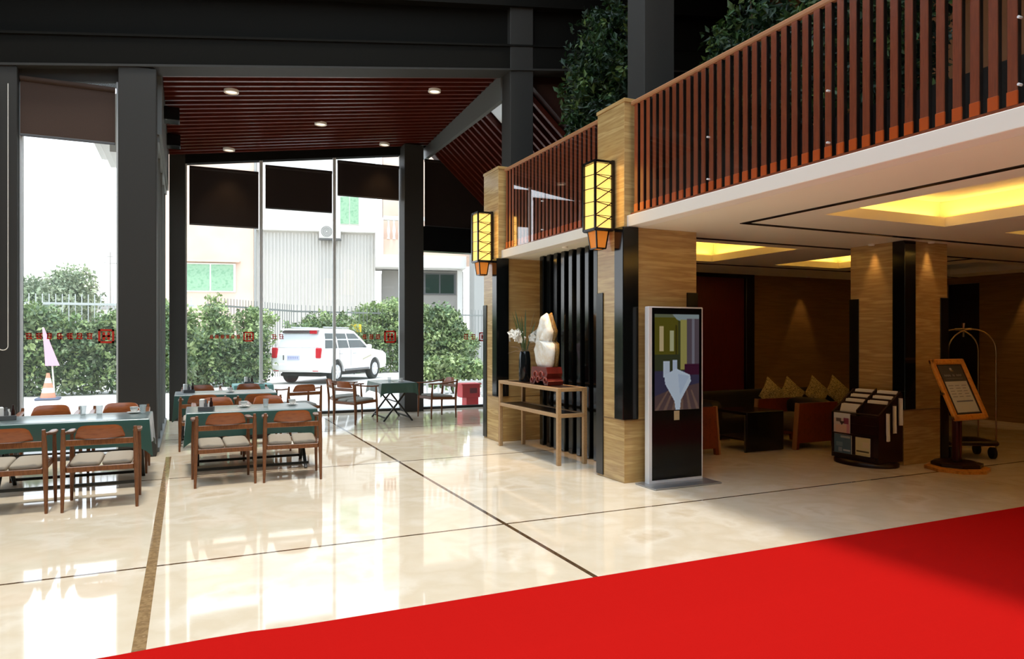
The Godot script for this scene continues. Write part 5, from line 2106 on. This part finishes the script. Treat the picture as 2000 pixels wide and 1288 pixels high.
func car() -> void:
	# local: nose along -z, centre of the body over the origin
	var c := thing("car", "white sport utility car parked outside behind the far windows", "car", V(4.95, -0.04, 26.7), -deg_to_rad(40.0))
	c.scale = Vector3.ONE * 1.05
	var zf := -2.35
	var zr := 2.35
	var arch := func(zc: float, from: int) -> Array:
		var out := []
		for k in 9:
			var t := PI * k / 8.0
			out.append(Vector2(zc + (-0.43 * cos(t)) * from, 0.38 + 0.43 * sin(t)))
		return out
	var low := [Vector2(zf + 0.1, 0.42), Vector2(zf, 0.6), Vector2(zf + 0.03, 0.9), Vector2(zf + 0.3, 1.03), Vector2(-1.05, 1.13), Vector2(zr - 0.06, 1.15), Vector2(zr, 0.95), Vector2(zr + 0.02, 0.6), Vector2(zr - 0.04, 0.4), Vector2(1.82, 0.36)]
	low.append_array(arch.call(1.38, -1))
	low.append_array(arch.call(-1.4, -1))
	var st := mk()
	var sec := [[-0.94, 0.965], [-0.90, 1.0], [0.90, 1.0], [0.94, 0.965]]
	var rows := []
	for s in sec:
		var row := []
		for p in low:
			row.append(Vector3(s[0], 0.75 + (p.y - 0.75) * (s[1] if p.y > 0.75 else 1.0), p.x * (0.99 if s[1] < 1.0 else 1.0)))
		rows.append(row)
	var n := low.size()
	for i in 3:
		for j in n:
			var j2 := (j + 1) % n
			var nn := Vector3(0, low[j2].x - low[j].x, -(low[j2].y - low[j].y))
			if Geometry2D.is_polygon_clockwise(PackedVector2Array(low)):
				nn = -nn
			nn = Vector3(nn.x, -nn.y, -nn.z) if false else nn
			quad(st, rows[i][j], rows[i][j2], rows[i + 1][j2], rows[i + 1][j], nn)
	var ids := Geometry2D.triangulate_polygon(PackedVector2Array(low))
	for k in range(0, ids.size(), 3):
		tri(st, rows[0][ids[k]], rows[0][ids[k + 1]], rows[0][ids[k + 2]], Vector3.LEFT)
		tri(st, rows[3][ids[k]], rows[3][ids[k + 1]], rows[3][ids[k + 2]], Vector3.RIGHT)
	put("body", st, M.car_white, c)
	# cabin: tapering upward
	st = mk()
	var cab := [[1.13, -1.08, 2.26, 0.88], [1.45, -0.62, 2.16, 0.80], [1.74, -0.2, 2.05, 0.70], [1.82, 0.1, 1.9, 0.62]]
	var ring := []
	for q in cab:
		var w: float = q[3]
		ring.append([Vector3(-w, q[0], q[1]), Vector3(w, q[0], q[1]), Vector3(w, q[0], q[2]), Vector3(-w, q[0], q[2])])
	for i in 3:
		for j in 4:
			var j2 := (j + 1) % 4
			quad(st, ring[i][j], ring[i][j2], ring[i + 1][j2], ring[i + 1][j], (ring[i][j] + ring[i][j2]) / 2 - Vector3(0, 1.2, 0.6))
	quad(st, ring[3][0], ring[3][1], ring[3][2], ring[3][3], Vector3.UP)
	put("cabin", st, M.car_white, c)
	for s in [-1.0, 1.0]:
		for q in [[-0.86, -0.32, 0.42, -0.05], [0.5, 0.5, 1.18, 1.15], [1.28, 1.24, 2.05, 1.85]]:
			st = mk()
			var a := Vector3(s * 0.885, 1.17, q[0])
			var b := Vector3(s * 0.885, 1.17, q[2])
			var d := Vector3(s * 0.735, 1.66, q[1] if q[0] > 0 else -0.16)
			var e := Vector3(s * 0.735, 1.66, q[3] if q[0] > 0 else 0.42)
			if q[0] < 0:
				e = Vector3(s * 0.735, 1.66, 0.42)
				b = Vector3(s * 0.885, 1.17, 0.42)
			var nrm := Vector3(s, 0.3, 0).normalized() * 0.03
			quad(st, a, b, e, d, nrm)
			var pp := [a, b, e, d]
			for k in 4:
				quad(st, pp[k], pp[(k + 1) % 4], pp[(k + 1) % 4] - nrm * 3.0, pp[k] - nrm * 3.0, (pp[k] + pp[(k + 1) % 4]) / 2 - (a + e) / 2)
			put("side_window", st, M.car_glass, c)
		st = mk()
		puffed(st, Vector3(s * 1.0, 1.2, -0.78), Vector3(0.2, 0.16, 0.12), Basis(), 0.5)
		put("mirror", st, M.car_white, c)
		st = mk()
		bar(st, Vector3(s * 0.6, 1.86, 0.0), Vector3(s * 0.6, 1.86, 1.7), 0.04, 0.04, Vector3.UP, 0.01)
		put("roof_rail", st, M.rim, c)
		st = mk()
		box(st, Vector3(s * 0.80, 1.02, zr - 0.02), Vector3(0.2, 0.34, 0.12), Basis(), 0.03)
		put("tail_light", st, M.tail_light, c)
		st = mk()
		box(st, Vector3(s * 0.72, 0.46, zr + 0.045), Vector3(0.2, 0.06, 0.02), Basis(), 0.008)
		put("reflector", st, M.tail_light, c)
		st = mk()
		box(st, Vector3(s * 0.945, 0.42, 0.0), Vector3(0.05, 0.08, 1.8), Basis(), 0.02)
		put("side_step", st, M.trim_grey, c)
		for q in 2:
			st = mk()
			box(st, Vector3(s * 0.943, 0.98, 0.18 + q * 0.95), Vector3(0.02, 0.03, 0.2), Basis(), 0.006)
			put("door_handle", st, M.rim, c)
			st = mk()
			box(st, Vector3(s * 0.941, 0.83, 0.46 + q * 0.78), Vector3(0.004, 0.58, 0.012))
			put("door_gap", st, M.trim_grey, c)
		st = mk()
		box(st, Vector3(s * 0.942, 0.82, -0.75), Vector3(0.006, 0.06, 0.7), Basis(Vector3.RIGHT, 0.2), 0.002)
		put("side_stripe", st, plain(C(170, 164, 140), 0.4), c)
		for zc in [1.38, -1.4]:
			st = mk()
			tube(st, [Vector3(s * 0.70, 0.38, zc), Vector3(s * 0.72, 0.38, zc), Vector3(s * 0.90, 0.38, zc), Vector3(s * 0.92, 0.38, zc)], [0.34, 0.38, 0.38, 0.34], 28)
			var wh := put("wheel", st, M.tyre, c)
			st = mk()
			tube(st, [Vector3(s * 0.90, 0.38, zc), Vector3(s * 0.928, 0.38, zc)], [0.25, 0.23], 24)
			put("rim", st, M.rim, wh)
			st = mk()
			for k in 6:
				var an := TAU * k / 6.0
				bar(st, Vector3(s * 0.93, 0.38, zc), Vector3(s * 0.93, 0.38 + 0.21 * sin(an), zc + 0.21 * cos(an)), 0.05, 0.02, Vector3.RIGHT, 0.005)
			put("spoke", st, M.silver, wh)
	# rear window, spoiler, plate, bumper
	st = mk()
	var rb := [Vector3(-0.74, 1.2, 2.235 + 0.015), Vector3(0.74, 1.2, 2.235 + 0.015), Vector3(0.64, 1.66, 2.09 + 0.02), Vector3(-0.64, 1.66, 2.09 + 0.02)]
	quad(st, rb[0], rb[1], rb[2], rb[3], Vector3.BACK)
	put("rear_window", st, plain(C(214, 218, 218), 0.08), c)  # pale colour paints a white reflection into the glass
	st = mk()
	box(st, Vector3(0, 1.78, 2.1), Vector3(1.34, 0.06, 0.3), Basis(), 0.02)
	put("spoiler", st, M.car_white, c)
	st = mk()
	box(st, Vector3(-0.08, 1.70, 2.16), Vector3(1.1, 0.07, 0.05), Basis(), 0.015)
	put("spoiler_dark_band", st, plain(C(84, 70, 70), 0.5), c)  # dark grey-brown bar just below the spoiler
	st = mk()
	box(st, Vector3(0.52, 1.70, 2.185), Vector3(0.26, 0.12, 0.04), Basis(), 0.012)
	put("brake_light", st, M.tail_light, c)
	st = mk()
	box(st, Vector3(0, 0.55, zr + 0.0), Vector3(1.8, 0.26, 0.14), Basis(), 0.05)
	put("rear_bumper", st, M.car_white, c)
	st = mk()
	box(st, Vector3(-0.1, 0.87, zr + 0.0), Vector3(0.46, 0.16, 0.05), Basis(), 0.01)
	var pl := put("number_plate", st, M.plate, c)
	st = mk()
	for q in 6:
		box(st, Vector3(-0.27 + q * 0.066, 0.87, zr + 0.027), Vector3(0.035, 0.07, 0.004))
	put("plate_characters", st, plain(C(150, 154, 190), 0.5), pl)
	st = mk()
	box(st, Vector3(-0.46, 0.87, zr + 0.02), Vector3(0.04, 0.16, 0.03), Basis(), 0.01)
	put("tailgate_handle", st, M.trim_grey, c)
	st = mk()
	var wf := [Vector3(-0.76, 1.17, -1.02), Vector3(0.76, 1.17, -1.02), Vector3(0.64, 1.70, -0.27), Vector3(-0.64, 1.70, -0.27)]
	var wn := Vector3(0, 0.6, -1).normalized() * 0.02
	quad(st, wf[0] + wn, wf[1] + wn, wf[2] + wn, wf[3] + wn, wn)
	put("windscreen", st, M.car_glass, c)
	st = mk()
	for s in [-1.0, 1.0]:
		box(st, Vector3(s * 0.72, 0.86, zf + 0.06), Vector3(0.36, 0.2, 0.14), Basis(), 0.03)
	put("headlight", st, M.silver, c)
	st = mk()
	box(st, Vector3(0, 0.30, 0), Vector3(1.5, 0.1, 4.2), Basis(), 0.02)
	put("underbody", st, M.tyre, c)


func buildings() -> void:
	var at := V(3.811, -0.04, 42.275)
	var ang := -deg_to_rad(13.5)
	var st := mk()
	# pink house at the left
	var b := thing("building", "pale pink stuccoed house with a green glazed window behind the hedge", "building", at, ang)
	st = mk()
	box(st, Vector3(-3.3, 6.5, -4), Vector3(5.8, 13, 8))
	put("wall", st, M.stucco_pink, b)
	st = mk()
	box(st, Vector3(-2.68, 4.95, 0.02), Vector3(2.66, 1.62, 0.12), Basis(), 0.01)
	var fr := put("window_frame", st, M.stucco_white, b)
	for x in [-3.31, -2.06]:
		st = mk()
		box(st, Vector3(x, 4.95, 0.08), Vector3(1.17, 1.46, 0.04), Basis(), 0.006)
		put("green_pane", st, M.green_glass, fr)
	st = mk()
	box(st, Vector3(-2.6, 5.85, 0.14), Vector3(3.0, 0.08, 0.3), Basis(), 0.01)
	put("lintel", st, M.stucco_pink, b)
	st = mk()
	tube(st, [Vector3(-0.3, 0, 0.1), Vector3(-0.3, 13, 0.1)], [0.07], 10)
	put("drainpipe", st, M.concrete, b)
	# ribbed white shed
	var w := thing("building", "white ribbed metal clad building with a ledge in the middle behind the car", "building", at, ang)
	st = mk()
	box(st, Vector3(3.0, 3.85, -2.5), Vector3(6.7, 7.7, 4.6))
	put("wall", st, M.clad, w)
	st = mk()
	for k in 34:
		box(st, Vector3(-0.25 + k * 0.195, 3.8, -0.17), Vector3(0.07, 7.6, 0.08), Basis(), 0.015)
	var ribs := put("ribs", st, M.clad, w)
	ribs.set_meta("kind", "stuff")
	st = mk()
	box(st, Vector3(3.0, 7.85, -0.1), Vector3(6.7, 0.3, 0.5), Basis(), 0.02)
	put("ledge", st, M.stucco_white, w)
	st = mk()
	box(st, Vector3(3.0, 10.5, -2.8), Vector3(6.7, 5.2, 4.0))
	put("upper_wall", st, M.stucco_white, w)
	st = mk()
	box(st, Vector3(4.85, 9.1, -0.78), Vector3(1.15, 1.7, 0.08), Basis(), 0.01)
	var uf := put("window_frame", st, M.stucco_white, w)
	for x in [4.58, 5.13]:
		st = mk()
		box(st, Vector3(x, 9.1, -0.72), Vector3(0.5, 1.6, 0.04), Basis(), 0.006)
		put("green_pane", st, M.green_glass, uf)
	var ac := thing("air_conditioner", "white outdoor air conditioner unit high on the ribbed building", "air conditioner", at + Basis(Vector3.UP, ang) * Vector3(3.8, 7.25, 0.25), ang)
	st = mk()
	box(st, Vector3(0, 0.4, 0), Vector3(1.2, 0.78, 0.4), Basis(), 0.02)
	put("casing", st, M.clad, ac)
	st = mk()
	for k in 4:
		var pts := []
		for j in 25:
			var an := TAU * j / 24.0
			pts.append(Vector3(-0.18 + (0.08 + 0.07 * k) * cos(an), 0.4 + (0.08 + 0.07 * k) * sin(an), 0.21))
		tube(st, pts, [0.012], 5, true, 1.0, Vector3.BACK)
	put("fan_grille", st, M.trim_grey, ac)
	st = mk()
	box(st, Vector3(0, -0.04, 0), Vector3(1.25, 0.06, 0.45), Basis(), 0.01)
	put("bracket", st, M.trim_grey, ac)
	# house with balcony and a recess below
	var h := thing("building", "pale house with an overhanging balcony above a shaded grey recess at the right", "building", at, ang)
	st = mk()
	box(st, Vector3(9.2, 2.8, -2.6), Vector3(4.9, 5.7, 3.0))
	put("recess_wall", st, M.grey_wall, h)
	st = mk()
	box(st, Vector3(9.0, 6.05, -0.9), Vector3(5.3, 0.72, 2.6), Basis(), 0.03)
	put("balcony_slab", st, M.stucco_white, h)
	st = mk()
	box(st, Vector3(9.6, 10.0, -2.6), Vector3(5.6, 7.5, 3.0))
	put("upper_wall", st, M.stucco_pink, h)
	st = mk()
	box(st, Vector3(6.6, 7.4, 0.2), Vector3(0.42, 2.3, 0.42), Basis(), 0.02)
	box(st, Vector3(9.3, 8.55, 0.2), Vector3(5.0, 0.22, 0.36), Basis(), 0.02)
	put("parapet_frame", st, M.stucco_white, h)
	st = mk()
	box(st, Vector3(9.3, 6.85, 0.1), Vector3(5.0, 0.95, 0.16), Basis(), 0.02)
	put("parapet", st, M.stucco_pink, h)
	st = mk()
	lathe(st, [Vector2(0, 0), Vector2(0.09, 0), Vector2(0.06, 0.2), Vector2(0.1, 0.5), Vector2(0.05, 0.9), Vector2(0.09, 1.1), Vector2(0, 1.1)], Vector3.ZERO, 10)
	var bal := put("baluster", st, M.stucco_white, h, Vector3(7.1, 7.34, 0.2))
	for k in 14:
		copy_of(bal, "baluster", h, Vector3(7.42 + k * 0.32, 7.34, 0.2))
	st = mk()
	box(st, Vector3(10.2, 4.86, -1.06), Vector3(1.95, 1.3, 0.1), Basis(), 0.01)
	var rf := put("window_frame", st, M.trim_grey, h)
	for x in [9.75, 10.65]:
		st = mk()
		box(st, Vector3(x, 4.86, -1.0), Vector3(0.82, 1.14, 0.04), Basis(), 0.006)
		put("dark_pane", st, M.dark_glass, rf)
	st = mk()
	box(st, Vector3(11.35, 2.8, -0.4), Vector3(0.28, 5.7, 0.4), Basis(), 0.02)
	put("corner_post", st, M.stucco_white, h)
	var cp := thing("building", "plain grey concrete pier filling the right side of the right-hand pane", "building", at + Basis(Vector3.UP, ang) * Vector3(12.75, 0, 1.9), ang)
	st = mk()
	box(st, Vector3(0, 6.0, 0), Vector3(2.0, 12, 2.0), Basis(), 0.04)
	put("pier", st, M.concrete, cp)
	# far pale block behind the trees
	var f := thing("building", "low white block far away behind the trees in the left window", "building", V(-6.0, -0.04, 62.0))
	st = mk()
	box(st, Vector3(4.2, 1.8, 0), Vector3(9.0, 3.8, 6))
	put("wall", st, M.stucco_white, f)
	st = mk()
	box(st, Vector3(4.2, 3.8, 0), Vector3(9.4, 0.3, 6.4), Basis(), 0.03)
	put("roof", st, M.concrete, f)
	for k in 5:
		st = mk()
		box(st, Vector3(1.0 + k * 1.6, 2.4, 3.0), Vector3(0.8, 0.9, 0.08), Basis(), 0.02)
		put("window", st, M.dark_glass, f)
	var m := thing("antenna_mast", "thin grey antenna mast rising behind the far trees", "antenna", V(-4.3, -0.04, 50.0))
	st = mk()
	tube(st, [Vector3(0, 0, 0), Vector3(0, 6.9, 0)], [0.06, 0.03], 6)
	bar(st, Vector3(-0.35, 6.2, 0), Vector3(0.35, 6.2, 0), 0.04, 0.04)
	bar(st, Vector3(-0.2, 6.6, 0), Vector3(0.2, 6.6, 0), 0.04, 0.04)
	put("mast", st, M.concrete, m)
